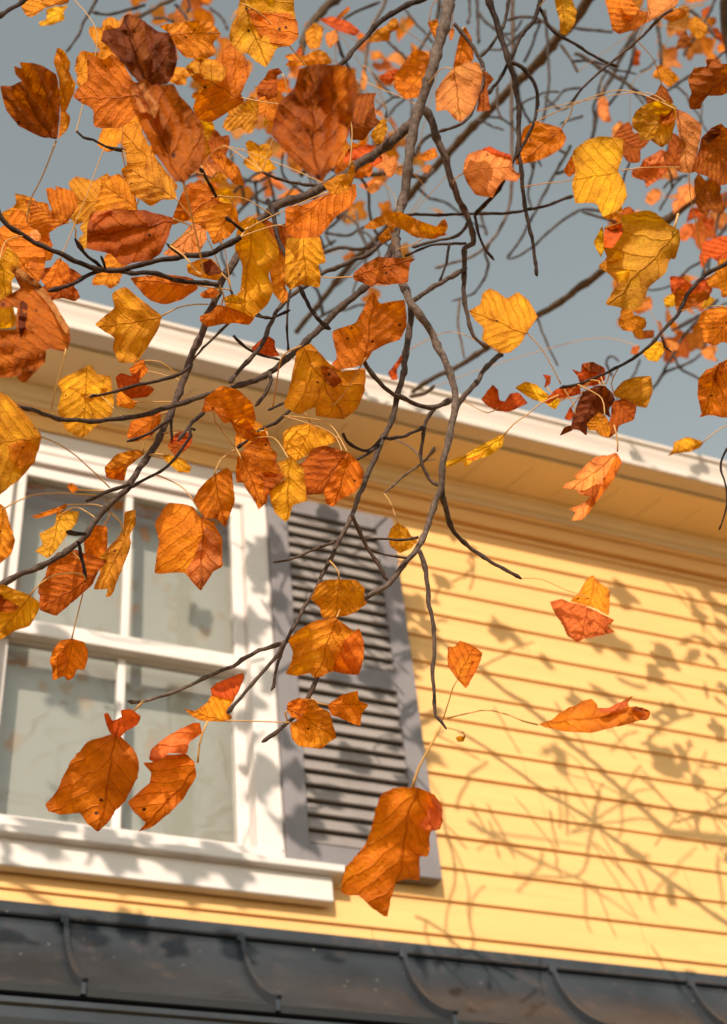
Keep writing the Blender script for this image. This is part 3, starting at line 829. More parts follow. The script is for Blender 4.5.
br('A', [(384,493),(402,478),(420,465),(435,447)], 1.0, 1.4, 2.2, 2.2, 'pale', 'twig')
br('A', [(457,408),(466,395),(477,380),(489,364),(501,354)], 2.6, 2.6, 2.1, 2.2, 'mid', 'twig')
# right, near
br('A', [(740,255),(727,263),(706,275),(690,290),(678,314),(660,334),(642,352),(622,365),(604,374),(582,383),(560,388)], 2.4, 1.3, 2.1, 2.0, 'dark', label='slim twig reaching in from the right edge')
br('A', [(662,336),(665,347),(671,352)], 1.3, 1., 2.05, 2.05, 'dark', 'twig')
br('A', [(672,10),(660,18),(640,38),(618,56),(598,74),(582,88),(570,104)], 1.7, 1.1, 2.2, 2.2, 'mid', 'twig')
br('A', [(735,440),(727,450),(721,466),(726,488),(726,510),(719,530)], 1.3, .8, 2.0, 2.0, 'dark', 'twig')
br('A', [(36,-6),(28,0),(16,7),(-3,18)], 2.3, 2.0, 1.8, 1.75, 'dark', 'twig')
br('A', [(76,132),(83,138),(93,140),(105,146),(125,150)], 1.2, 1.7, 1.95, 1.95, 'dark', 'twig')
br('A', [(345,178),(322,185),(290,182),(262,172)], 2., 1.2, 2.1, 2.0, 'mid', 'twig')

# traced branches: far tree
br('B', [(596,-14),(578,15),(560,36),(540,60),(520,80),(500,100),(480,120),(460,140),(440,162),(420,183),(402,205),(380,236),(352,262),(322,300),(296,332)], 5.3, 2.5, 3.6, 4.4, 'limb', name='limb', label='thick straight limb running diagonally behind the twigs')
br('B', [(735,158),(727,166),(702,190),(670,218),(640,238),(603,270),(560,302),(537,316),(510,336),(489,347),(455,368),(435,377),(412,392)], 5.2, 2.3, 3.45, 4.0, 'limb', name='limb', label='thick limb entering from the right edge above the eave')
limb('B', [(4.25, -1.75, 6.8), tuple(at(800, -120, 3.7)), tuple(at(738, -30, 3.7)), tuple(at(724, 4, 3.7)), tuple(at(732, 60, 3.7)), tuple(at(760, 140, 3.7))], .03, .012)
def far(pts, r0=1.7, r1=1.1, d=4.0, bark='grey', name='twig', **k): return br('B', pts, r0, r1, d, d-.1, bark, name, **k)
far([(512,-8),(513,40),(512,100),(512,145),(511,195),(505,219),(493,239),(473,256),(435,268)], 2.1, 1.3, 3.6, 'pale')
far([(545,10),(547,40),(549,80),(545,110),(543,122)], 1.5, 1.2, 3.7, 'grey')
far([(440,-5),(437,20),(424,42),(412,60)], 2., 1.5, 3.4, 'mid')
far([(386,-6),(383,8),(371,30),(366,60),(362,85),(358,110)], 1.9, 1.6, 3.6, 'pale')
far([(340,-5),(320,14),(305,36),(300,60)], 4.6, 3.2, 3.7, 'limb', 'limb')
far([(656,-4),(656,20),(660,40),(661,66)], 2.0, 1.6, 3.6)
far([(640,24),(632,36),(620,58),(612,76),(600,100),(592,138),(588,150)], 2.8, 1.9, 4.1, 'grey')
far([(635,28),(632,60),(622,86),(608,106)], 1.7, 1.4, 4.)
far([(575,54),(585,58),(600,68),(622,80),(645,98),(650,110)], 2., 1.3, 3.8, 'mid')
far([(620,76),(634,92),(644,104)], 1.4, 1., 4.)
far([(575,28),(590,30),(612,32)], 1.6, 1.4, 3.8)
far([(690,10),(705,24),(718,38),(740,52)], 1.8, 1.5, 3.9)
far([(716,-4),(706,20),(690,44),(684,56)], 1.5, 1.2, 4.)
far([(582,116),(570,120),(560,124)], 1.5, 1., 3.9)
far([(690,75),(678,84),(664,92)], 1.7, 1.2, 3.8)
far([(727,225),(716,240),(706,262),(700,285)], 2., 1.4, 4.)
far([(718,300),(700,318),(684,336),(672,356),(655,386),(640,400)], 1.8, 1.2, 4.1)
far([(674,356),(680,368),(698,378),(715,392)], 1.4, 1., 4.1)
far([(672,330),(690,322),(700,314)], 1.4, 1.1, 4.1)
far([(612,376),(606,362),(612,356),(619,362)], 1.2, .9, 4.)
far([(640,360),(632,378),(622,390),(615,402)], 1.3, .9, 4.)
far([(727,195),(720,210),(714,240),(708,270)], 1.6, 1.2, 4.3)
far([(536,316),(548,345),(558,366)], 1.2, .9, 3.6, 'mid')
far([(571,146),(560,165),(545,192),(535,212),(520,240),(507,258)], 1.5, 1.2, 3.8)
far([(600,211),(590,210),(578,211),(560,222),(540,240),(520,256),(508,259)], 1.5, 1.0, 3.8)
far([(480,210),(483,222),(487,235)], 1.6, 1.2, 3.7)
far([(535,160),(530,182),(528,195),(532,208)], 1.5, 1., 3.8)
far([(350,75),(345,60),(339,46),(336,30),(345,18),(360,10),(380,2)], 1.6, 1.3, 3.7)
far([(372,72),(380,82),(388,92),(393,98),(382,104),(376,112)], 1.5, 1.1, 3.5)
far([(393,97),(400,97)], 1.5, 1.2, 3.5)
far([(386,40),(396,48),(405,58),(415,68)], 1.6, 1.3, 3.5)
far([(405,10),(418,26),(426,34),(433,43)], 1.3, 1., 3.8)
far([(300,176),(312,166),(330,168),(352,176),(372,175),(392,170),(408,166)], 2.2, 2.6, 3.2, 'mid')
far([(434,170),(425,178),(412,176)], 2.2, 2.2, 3.1, 'mid')
far([(436,132),(425,138),(415,155)], 2.0, 1.8, 3., 'dark')
far([(320,255),(340,248),(360,250),(380,244),(398,232)], 2.0, 1.6, 2.9, 'mid')
far([(325,232),(345,236),(362,228),(380,222)], 1.6, 1.2, 3.6)
far([(356,212),(358,225),(360,235)], 1.5, 1.3, 3.6, 'pale')
far([(345,210),(336,222),(326,232),(332,246)], 1.6, 1.2, 3.8)
far([(230,150),(236,170),(250,182),(262,180),(272,172)], 1.6, 1.2, 4.)
far([(222,205),(236,190),(250,178),(262,170)], 1.5, 1.2, 4.1)
far([(236,215),(250,200),(268,186)], 1.5, 1.2, 4.1)
far([(268,240),(258,210),(256,180)], 1.6, 1.2, 4.)
far([(278,215),(272,190),(268,170)], 1.5, 1.2, 4.1)
far([(245,200),(240,180),(234,165)], 1.4, 1.1, 4.2)
far([(300,225),(318,212),(340,205)], 1.4, 1.1, 4.)
far([(300,250),(315,262),(322,276)], 1.4, 1.1, 4.)
far([(305,268),(320,252),(336,240)], 1.5, 1.1, 3.9)
far([(318,318),(333,310),(345,302)], 1.4, 1.1, 4.)
far([(250,8),(262,20),(275,30),(290,45)], 1.5, 1.1, 4.)
far([(210,8),(222,18),(228,30)], 1.5, 1.1, 4.)
far([(186,-4),(190,6),(187,12)], 1.5, 1.1, 4.)
far([(175,-2),(162,4),(148,12),(136,20)], 2.3, 1.8, 3.6, 'pale')
far([(145,5),(130,9),(112,14),(92,12)], 1.6, 1.2, 3.6, 'grey')
far([(98,-3),(92,8),(84,22),(78,36),(66,52)], 1.7, 1.2, 3.2, 'grey')
far([(175,5),(182,12),(187,20)], 1.6, 1.3, 3.8)
far([(155,18),(166,19),(174,22)], 1.6, 1.2, 3.8)
far([(410,60),(412,100),(410,130)], 1.2, 1., 4.4)
far([(460,300),(458,325),(462,345),(464,358)], 1.3, 1.1, 3.3, 'pale')
far([(468,-4),(470,12),(468,24)], 1.5, 1.2, 3.6, 'grey')
far([(476,-4),(478,20),(478,44)], 1.7, 1.4, 3.6, 'grey')
far([(478,12),(484,20),(494,28),(505,36),(514,46)], 1.5, 1.1, 3.9)
far([(508,20),(520,17),(533,17),(548,24),(560,36)], 1.5, 1.4, 3.5, 'mid')
far([(500,34),(514,32),(522,20)], 1.3, 1., 4.)
far([(524,62),(532,45),(540,22)], 1.4, 1., 4.)
far([(580,88),(565,90),(556,100),(546,108)], 1.4, 1., 4.)
far([(545,96),(556,108),(566,108),(575,98)], 1.4, 1., 4.)
far([(561,45),(570,58),(578,72)], 1.6, 1.2, 3.5, 'mid')
far([(478,120),(490,125),(504,130)], 1.4, 1., 3.7)
far([(497,85),(498,110),(502,120)], 1.4, 1.1, 3.4, 'mid')
far([(395,440),(410,447),(425,460),(435,459)], .9, .8, 2.9, 'pale')
far([(411,396),(423,394),(434,386)], 1.9, 1.7, 3.0, 'mid')
far([(726,140),(718,150),(706,158)], 1.7, 1.3, 4.)
far([(583,212),(600,217),(616,222)], 1.4, 1.6, 3.4, 'mid')
far([(700,85),(702,100),(700,125)], 1.2, .9, 3.9)
far([(656,60),(648,68),(640,72)], 1.2, .9, 4.)
far([(664,188),(672,180),(688,175)], 1.2, 1., 3.9)
far([(660,210),(672,188),(682,178)], 1.1, 1., 4.)

rt = random.Random(4)
def seen(P):
    q = P-CAM; z = q.dot(FWD)
    return 363.5+FPX*q.dot(RGT)/z, 512-FPX*q.dot(UPV)/z, z
# fine side twigs growing out of the far branches
for (xa, xb), (ya, yb), n_ in (((225, 420), (60, 320), 17), ((440, 580), (20, 330), 8), ((590, 727), (70, 400), 9)):
    roots = []
    for o, SS in BRANCHES['B']:
        if o.name.startswith('trunk'): continue
        for q in SS[2:-2:4]:
            x, y, z = seen(q)
            if xa < x < xb and ya < y < yb: roots.append((x, y, z))
    for _ in range(n_):
        x, y, d = rt.choice(roots); an = rt.uniform(0, 6.28); pts = [(x, y)]
        for q in range(rt.randint(4, 7)):
            an += rt.uniform(-.6, .6); L = rt.uniform(9, 18)
            x += L*math.cos(an); y += L*math.sin(an); pts.append((x, y))
        if any(yy > 285+.25*(xx-65) for xx, yy in pts): continue
        br('B', pts, rt.uniform(1.2, 1.8), .9, d, d+rt.uniform(-.3, .3), 'grey', 'twig')

# ------------------------------------------------------------------ leaves traced from the photograph
S1 = 145/727; S2 = 250/727
# --- top left
leaf(0,0,S1,2.0,[('A',[(80,-30),(105,30),(125,70),(150,88),(190,70),(225,40),(300,25),(345,15),(350,-30)])],(350,-25),(120,85))
leaf(0,0,S1,2.35,[('Y',[(230,45),(270,35),(345,25),(318,60),(325,100),(260,125),(200,132),(193,112),(235,95)])],(345,30),(195,120), label='small yellow leaf lit by the sun in the top left corner')
leaf(0,0,S1,1.55,[('DK',[(0,428),(60,430),(110,405),(75,370),(70,330),(112,345),(95,310),(150,315),(215,330),(285,375),(302,480),(300,560),(288,700),(200,685),(90,630),(30,550),(12,490)]),
    ('A',[(268,312),(290,235),(330,265),(355,320),(345,355),(380,420),(370,470),(330,560),(355,590),(345,640),(290,703),(304,560),(296,400)])],(282,705),(60,400),tilt=(-.45,.3),pleat=.28,label='brown leaf folded along its midrib against the sky at the left edge', pet=[(250,790),(205,900),(150,1010),(135,1115)])
leaf(0,0,S1,1.78,[('O',[(435,268),(520,300),(560,270),(610,300),(660,400),(735,440),(700,560),(640,620),(600,645),(470,640),(465,545),(365,490),(385,445),(440,405)])],(690,475),(380,485),tilt=(.1,.1),curl=.5,label='flat star shaped orange leaf left of the two dark curled leaves')
leaf(0,0,S1,1.45,[('K',[(640,70),(690,80),(727,110),(800,160),(850,165),(880,230),(890,300),(870,380),(840,420),(740,440),(680,400),(600,300),(540,230),(505,205),(520,150),(600,140),(625,80)]),
    ('D',[(640,72),(690,82),(725,112),(735,200),(760,300),(735,430),(690,330),(650,200)])],(745,440),(630,75),tilt=(.4,-.2),curl=.9,pleat=.34,label='dark brown curled leaf, upper one of two at the top left')
leaf(0,0,S1,1.36,[('DK',[(640,435),(727,395),(765,430),(870,420),(900,480),(975,560),(1020,640),(1035,727),(1030,790),(997,845),(950,890),(925,917),(877,907),(787,787),(735,690),(690,600),(650,500)]),
    ('T',[(655,450),(727,410),(750,470),(800,520),(775,600),(740,560),(700,570)])],(920,912),(700,420),tilt=(.35,.4),curl=.9,pleat=.32,label='dark rust leaf hanging tip up, lower one of two at the top left')  # tan flap paints the sunlit part of the blade
leaf(145,0,S1,1.95,[('A',[(70,130),(110,120),(250,100),(330,108),(385,170),(340,215),(360,270),(300,300),(200,290),(140,220),(110,160)])],(130,175),(385,170))
leaf(145,0,S1,1.8,[('O',[(200,335),(265,285),(355,300),(380,260),(430,215),(480,250),(520,330),(525,375),(480,470),(500,510),(400,572),(330,615),(260,600),(240,540),(260,480),(300,440),(235,390)]),
    ('AY',[(200,335),(265,285),(355,300),(410,340),(400,395),(350,435),(290,440),(240,400)])],(480,490),(220,340),label='orange leaf with a yellow flap right of the dark curled leaves')
leaf(145,0,S1,1.72,[('AY',[(480,-20),(745,-20),(750,60),(770,190),(727,230),(660,240),(640,290),(605,340),(560,310),(520,270),(470,265),(430,215),(420,180),(430,130),(460,70)]),
    ('O',[(500,35),(560,60),(727,66),(765,110),(770,190),(727,230),(640,225),(580,180),(540,110)])],(490,20),(608,340),label='broad amber leaf half in shade at the top edge')  # orange flap paints the shaded part of the blade
leaf(145,0,S1,2.0,[('RU',[(560,500),(570,420),(600,390),(620,350),(670,340),(690,365),(660,380),(665,480),(610,505),(600,480)])],(690,370),(565,520))
leaf(145,0,S1,2.4,[('Y',[(600,590),(650,530),(655,550),(620,620),(590,640)])],(650,540),(595,635))
leaf(230,0,S2,1.30,[('DK',[(200,200),(185,260),(140,300),(118,390),(170,450),(220,500),(265,527),(300,490),(330,430),(350,380),(368,270),(365,220),(330,190),(270,185),(240,188)]),
    ('O',[(290,192),(335,192),(366,222),(366,280),(348,380),(328,432),(300,490),(275,515),(310,400),(318,300)]),
    ],(265,525),(235,190),tilt=(.5,.1),curl=1.0,pleat=.36,label='large blurred brown leaf cupped upward at the top centre')
leaf(290,0,S1,1.85,[('D',[(325,470),(435,465),(420,500),(430,590),(455,610),(400,660),(370,705),(300,700),(300,560)])],(310,640),(440,600))
leaf(290,0,S1,2.1,[('AY',[(400,680),(450,600),(480,590),(490,650),(460,720),(430,720)])],(470,595),(440,725))
leaf(290,145,S1,1.7,[('A',[(160,195),(240,150),(290,140),(310,80),(330,110),(320,170),(300,220),(240,252),(200,240)])],(300,110),(215,250))
leaf(290,145,S1,1.72,[('O',[(-25,310),(60,300),(200,240),(330,190),(335,260),(305,310),(240,350),(190,410),(145,460),(40,470),(-20,445)])],(200,235),(-15,400),curl=.7)
leaf(290,145,S1,1.76,[('AY',[(-20,465),(60,455),(150,455),(182,590),(140,600),(155,655),(150,715),(60,700),(0,727),(-30,690)])],(60,440),(80,710))
leaf(290,0,S1,2.2,[('O',[(570,320),(610,260),(650,247),(715,290),(700,350),(690,430),(640,492),(575,497),(520,440),(525,380),(550,340)])],(690,330),(560,480),label='round rust orange leaf left of the main branch')
leaf(290,0,S1,2.3,[('R',[(445,380),(500,355),(540,340),(545,385),(500,422),(460,412)])],(545,360),(447,385))
leaf(290,0,S1,2.6,[('A',[(380,215),(430,150),(480,130),(515,88),(540,95),(550,140),(505,165),(500,205),(420,212)])],(545,130),(385,215))
leaf(290,0,S1,2.9,[('A',[(75,160),(125,110),(170,140),(160,200),(150,240),(100,250),(80,210)])],(120,115),(110,250))
leaf(290,0,S1,2.7,[('R',[(145,95),(215,80),(300,110),(352,155),(325,182),(230,150),(165,112)])],(150,95),(350,160))
leaf(290,0,S1,2.8,[('O',[(230,85),(295,28),(302,50),(255,95)])],(232,90),(300,32))
leaf(290,0,S1,2.8,[('P',[(175,170),(230,145),(245,200),(200,245),(180,215)])],(225,150),(200,245))
leaf(290,0,S1,2.5,[('A',[(60,310),(75,280),(130,245),(180,260),(215,315),(160,335),(80,335)])],(135,250),(120,335))
leaf(290,0,S1,3.0,[('R',[(25,290),(35,250),(55,222),(62,260),(65,320),(40,332)])],(50,225),(42,330))
leaf(290,0,S1,3.0,[('P',[(352,440),(365,320),(390,400),(375,455)])],(366,325),(362,455))
# --- top centre
leaf(435,0,S1,2.05,[('P',[(85,345),(160,310),(220,312),(240,380),(225,470),(190,560),(130,612),(100,600),(60,550),(5,560),(0,460),(40,400)])],(87,345),(120,608),tilt=(-.5,.2),label='pale orange sunlit leaf right of the main branch near the top')
leaf(435,0,S1,2.2,[('O',[(88,345),(120,190),(150,128),(185,190),(195,300),(150,330)])],(150,135),(110,345))
leaf(435,0,S1,2.15,[('D',[(235,350),(260,360),(297,395),(262,440),(280,555),(205,562),(225,470)])],(240,350),(240,560))
leaf(435,0,S1,2.15,[('AY',[(595,-25),(680,-20),(712,60),(700,120),(660,180),(625,165),(625,100),(608,50)])],(620,-20),(660,178),label='bright orange leaf cut by the top edge beside the diagonal limb')
leaf(435,0,S1,2.2,[('O',[(440,645),(500,605),(580,625),(632,640),(660,690),(640,740),(560,790),(480,815),(400,830),(420,740)])],(636,640),(405,825),label='orange leaf in front of the vertical dark twig')
leaf(435,0,S1,2.3,[('O',[(-40,110),(15,92),(22,160),(5,210),(-15,170)])],(-30,110),(5,205))
leaf(435,0,S1,2.3,[('P',[(70,170),(85,135),(100,150),(90,195),(75,205)])],(85,140),(78,205))
leaf(435,145,S1,2.1,[('P',[(148,80),(165,45),(235,20),(270,10),(330,45),(385,60),(390,120),(430,150),(410,185),(350,175),(320,200),(290,265),(200,250),(160,190),(140,140)]),
    ('R',[(235,20),(275,5),(320,30),(380,48),(385,62),(330,50),(280,38)])],(142,142),(395,110),tilt=(-.4,-.3),label='peach leaf with a ragged bite left of the vertical twig')
leaf(435,145,S1,2.0,[('R',[(-30,440),(15,420),(25,385),(50,370),(65,400),(40,440),(65,450),(0,465)])],(-25,445),(60,380))
leaf(477,0,S2,1.98,[('Y',[(278,440),(320,405),(360,396),(426,402),(424,450),(410,500),(430,530),(438,572),(412,610),(367,632),(345,590),(285,592),(275,540),(287,500),(277,465)])],(420,495),(285,520),curl=.6,lit=True,pet=[(480,488),(540,486),(590,487)],label='bright lemon yellow leaf against the sky at upper right')
leaf(477,0,S2,2.02,[('O',[(250,498),(277,448),(290,500),(268,516)])],(288,500),(252,498))
# --- top right
leaf(582,0,S1,2.05,[('O',[(108,-20),(240,-20),(290,50),(332,60),(325,110),(270,150),(240,156),(185,171),(150,150),(140,90)]),('A',[(180,-15),(240,-15),(290,50),(260,90),(200,60)])],(300,40),(170,170),label='orange leaf cut by the top edge at upper right')
leaf(582,0,S1,2.15,[('P',[(325,-25),(490,-15),(480,20),(430,50),(370,90),(322,118),(328,50)])],(480,-10),(325,115))
leaf(582,0,S1,2.4,[('O',[(400,90),(480,35),(528,55),(520,85),(460,110),(420,100)])],(515,50),(405,92))
leaf(582,0,S1,4.0,[('R',[(598,50),(640,28),(648,60),(622,92),(600,75)])],(640,30),(605,90))
leaf(582,0,S1,3.2,[('A',[(538,90),(575,82),(632,130),(620,180),(590,205),(550,170),(530,140)])],(570,85),(592,203))
leaf(582,0,S1,3.2,[('D',[(517,150),(535,180),(556,235),(500,240),(470,252),(480,200)])],(518,152),(520,245))
leaf(582,0,S1,3.8,[('R',[(650,140),(680,138),(702,175),(740,160),(748,230),(700,220),(670,180)])],(655,140),(735,225))
leaf(582,0,S1,4.0,[('R',[(268,243),(297,260),(286,300),(292,325),(258,333),(243,290)])],(270,245),(275,330))
leaf(582,0,S1,2.9,[('A',[(385,323),(410,330),(460,360),(492,397),(437,442),(390,400),(348,385)])],(390,325),(470,410),label='small pale orange leaf above the ring shaped curled leaf')
leaf(582,0,S1,2.25,[('D',[(395,418),(420,440),(462,515),(430,530),(330,520),(318,490),(370,470)])],(398,420),(390,525))
leaf(582,0,S1,2.0,[('OL',[(250,600),(270,555),(320,520),(400,505),(470,530),(472,610),(457,650),(452,700),(400,742),(340,700),(292,712),(280,660),(253,640)]),
    ('Y',[(303,532),(380,504),(440,513),(482,545),(472,602),(430,640),(370,667),(328,670),(370,640),(385,590),(352,550)]),
    ('D',[(390,600),(400,545),(435,528),(465,560),(468,600),(430,622),(400,620)])],(455,540),(300,705),label='leaf curled into a ring with a bright yellow inner band')
leaf(582,0,S1,1.95,[('T',[(468,545),(530,567),(602,627),(596,690),(572,800),(547,870),(490,866),(495,760),(480,650)])],(475,548),(520,868),tilt=(-.4,-.2),label='tan folded leaf side right of the ring shaped leaf')
leaf(582,0,S1,1.9,[('D',[(620,298),(660,296),(700,320),(770,320),(780,440),(700,480),(630,480),(600,520),(595,545),(540,548),(533,500),(550,470),(530,400),(560,340),(628,332)])],(770,330),(545,545),label='dark rust leaf touching the right edge near the top')
leaf(582,0,S1,1.92,[('D',[(598,690),(650,640),(700,618),(717,640),(770,640),(770,900),(700,932),(640,890),(560,862),(545,870),(590,740)]),('K',[(600,690),(650,645),(700,622),(690,680),(630,720)])],(640,720),(765,850),curl=1.2,label='crumpled dark leaf at the right edge with pale stalks across it')
leaf(582,0,S1,3.5,[('P',[(75,510),(102,478),(130,500),(135,560),(150,612),(108,612),(80,580)])],(103,480),(140,612))
leaf(582,0,S1,3.3,[('P',[(150,640),(190,603),(215,625),(242,650),(215,692),(150,692)])],(240,645),(155,690))
leaf(582,145,S1,2.5,[('S',[(248,130),(290,110),(310,70),(370,40),(400,20),(472,70),(440,120),(410,150),(370,182),(322,217),(315,180),(250,162)]),('P',[(310,75),(370,42),(402,24),(468,70),(430,110),(380,90),(340,100)])],(300,120),(460,75),curl=1.5,label='crumpled salmon leaf right of the yellow leaf')
leaf(582,145,S1,4.0,[('P',[(315,285),(325,245),(360,215),(398,230),(395,270),(350,305)])],(360,218),(325,300))
leaf(582,145,S1,3.4,[('P',[(478,215),(540,188),(582,230),(560,270),(500,310),(460,352),(448,290),(485,260)])],(545,192),(455,345))
leaf(582,145,S1,3.6,[('R',[(520,390),(545,310),(622,320),(622,350),(560,370)])],(620,330),(525,388))
leaf(582,145,S1,3.8,[('R',[(600,370),(667,365),(662,420),(630,438)])],(660,368),(632,435))
leaf(582,145,S1,3.8,[('S',[(490,420),(520,392),(572,392),(572,430),(520,484),(480,472)])],(570,400),(490,475))
leaf(582,145,S1,1.74,[('OL',[(260,340),(320,325),(380,345),(440,400),(488,425),(495,470),(470,570),(442,570),(420,640),(330,720),(310,800),(260,832),(180,812),(113,797),(150,740),(190,700),(140,650),(78,610),(130,560),(105,520),(110,410),(180,390),(200,350)]),
    ('Y',[(118,592),(180,520),(207,560),(170,592)]),('Y',[(160,640),(242,620),(215,692),(190,690)]),('R',[(110,422),(200,388),(207,440),(150,522),(108,512)])],(455,450),(130,790),tilt=(-.1,.25),curl=.6,pet=[(470,390),(482,345)],label='big olive brown leaf with yellow edges at the right, above the gutter')
leaf(582,145,S1,1.8,[('Y',[(55,490),(105,398),(112,520),(95,565)])],(110,480),(58,492),petiole=False)
leaf(582,145,S1,2.5,[('R',[(600,490),(680,460),(750,450),(750,600),(690,590),(640,560),(602,622),(585,560),(600,530)])],(745,520),(600,615),curl=1.2,label='red orange curled leaf at the right edge')
leaf(582,145,S1,2.5,[('R',[(440,655),(500,660),(550,700),(662,650),(652,740),(600,782),(550,792),(480,780),(445,730)])],(655,660),(450,700),curl=1.4)
leaf(582,290,S1,2.45,[('D',[(470,-15),(560,20),(640,-10),(642,40),(560,82),(480,122),(463,60)])],(640,0),(475,115),curl=1.2)
leaf(582,290,S1,2.6,[('Y',[(405,45),(460,8),(497,30),(470,80),(420,92)])],(490,25),(415,90))
leaf(582,290,S1,2.6,[('Y',[(592,82),(640,28),(672,50),(620,97)])],(640,32),(600,92))
leaf(582,290,S1,2.0,[('O',[(600,110),(650,90),(770,78),(770,275),(700,260),(670,282),(608,260),(600,190),(573,170)])],(765,120),(640,265),label='flat orange leaf at the right edge above the gutter end')
leaf(582,290,S1,1.7,[('O',[(770,325),(700,360),(660,385),(620,400),(580,450),(580,540),(600,620),(588,637),(640,625),(700,640),(770,637)]),('D',[(770,330),(720,360),(690,450),(680,500),(650,430),(690,370)])],(680,380),(600,635),label='large rust leaf with black specks at the right edge')
leaf(582,290,S1,3.8,[('P',[(592,310),(650,268),(682,290),(662,330),(687,362),(620,345)])],(655,272),(675,358))
leaf(582,290,S1,2.6,[('D',[(258,235),(300,203),(362,200),(362,240),(320,245),(290,250)])],(360,205),(265,240))
leaf(582,290,S1,2.55,[('Y',[(298,312),(360,250),(417,270),(412,310),(380,362),(330,352)])],(400,262),(340,355),label='small yellow leaf on the slim twig at the right')
leaf(582,290,S1,2.7,[('S',[(243,320),(250,285),(292,278),(280,325)])],(285,282),(250,320))
leaf(582,290,S1,3.2,[('P',[(418,242),(490,268),(482,300),(440,312)])],(425,245),(470,308))
leaf(582,290,S1,3.2,[('P',[(282,70),(310,45),(345,55),(355,90),(320,100)])],(315,50),(340,98))
# --- cluster above the gutter
leaf(535,350,S1,1.98,[('B',[(180,400),(190,330),(215,260),(240,210),(300,180),(350,178),(388,215),(402,250),(370,300),(380,342),(350,320),(300,330),(265,370),(260,432),(220,400)])],(330,180),(215,400),curl=1.5,label='dark crumpled brown leaf at the heart of the cluster on the gutter line')
leaf(535,350,S1,2.05,[('R',[(183,95),(230,112),(235,68),(290,58),(352,90),(352,150),(300,182),(230,182),(213,130)]),('D',[(235,72),(290,62),(345,92),(330,120),(270,110)])],(320,170),(235,75),curl=1.6,label='curled red brown leaf on top of the cluster')
leaf(535,350,S1,2.05,[('OL',[(388,217),(440,155),(500,135),(582,128),(592,210),(560,292),(510,282),(480,262),(400,235)])],(400,225),(562,285),tilt=(-.2,.3),curl=.4,label='flat olive amber leaf on the right of the cluster')
leaf(535,350,S1,2.0,[('RU',[(385,262),(440,240),(512,280),(497,350),(420,380),(415,412),(370,442),(330,422),(380,342)])],(395,250),(490,340))
leaf(535,350,S1,1.94,[('A',[(258,370),(320,308),(362,340),(382,400),(370,442),(332,432),(300,402),(268,402)])],(350,330),(290,400))
leaf(535,350,S1,2.0,[('B',[(122,432),(145,388),(187,375),(192,402)])],(187,385),(125,430))
leaf(535,350,S1,2.05,[('R',[(43,262),(100,198),(160,178),(222,168),(232,220),(150,242),(110,240),(70,272)])],(225,190),(48,265),curl=1.3)
leaf(535,350,S1,2.08,[('R',[(145,345),(180,278),(195,320),(180,355)])],(185,285),(150,345))
leaf(535,350,S1,2.1,[('R',[(38,122),(80,128),(77,170),(45,192),(55,150)])],(60,188),(45,125))
leaf(435,290,S1,2.1,[('Y',[(398,490),(450,458),(510,473),(570,528),(642,540),(602,602),(550,567),(490,550)])],(640,545),(402,490),label='small flat yellow leaf left of the brown cluster')
leaf(560,400,167/727,1.9,[('P',[(245,228),(272,270),(230,350),(170,430),(100,522),(45,527),(70,490),(38,475),(110,445),(130,420),(90,410),(70,390),(8,385),(30,360),(72,345),(60,330),(110,285),(160,245),(210,240)]),
   ('O',[(248,232),(270,270),(230,350),(170,430),(105,515),(140,430),(190,350),(225,280)]),('D',[(75,395),(130,420),(115,445),(170,400),(200,330),(150,370),(110,392)])],(250,226),(30,400),curl=1.2,tilt=(-.4,.2),pet=[(252,190),(246,150),(235,110)],label='peach leaf curled like a shell hanging before the eave')
leaf(435,290,S1,2.1,[('R',[(230,550),(265,500),(290,473),(317,500),(322,550),(350,560),(375,520),(420,513),(467,567),(430,585),(370,612),(310,607),(258,577)])],(320,590),(290,475),curl=1.1,label='red orange curled leaf on the gutter edge')
leaf(435,290,S1,2.02,[('AY',[(168,105),(230,70),(235,20),(270,-8),(310,5),(357,45),(415,8),(470,50),(502,110),(515,137),(475,190),(430,270),(380,312),(330,317),(275,280),(233,250),(245,190),(200,150)])],(458,212),(200,105),curl=.4,lit=True,pet=[(530,290),(590,390),(630,470)],label='golden yellow star shaped leaf hanging alone against the sky')
leaf(435,435,S1,1.98,[('Y',[(347,-4),(340,60),(280,100),(200,125),(152,162),(140,130),(60,167),(50,150),(65,128),(150,100),(230,50),(310,10)]),('O',[(300,45),(250,85),(190,130),(150,125),(230,95)])],(345,0),(55,155),tilt=(.3,.6),pet=[(400,-60),(460,-100),(530,-158),(620,-200)],label='narrow yellow leaf seen edge on below the gutter')
leaf(582,420,S1,2.3,[('AY',[(428,182),(455,150),(460,110),(530,83),(612,110),(590,140),(540,160),(480,165)])],(608,110),(432,178),pet=[(650,75),(700,40),(760,15)],label='small orange and yellow leaf over the right end of the gutter')
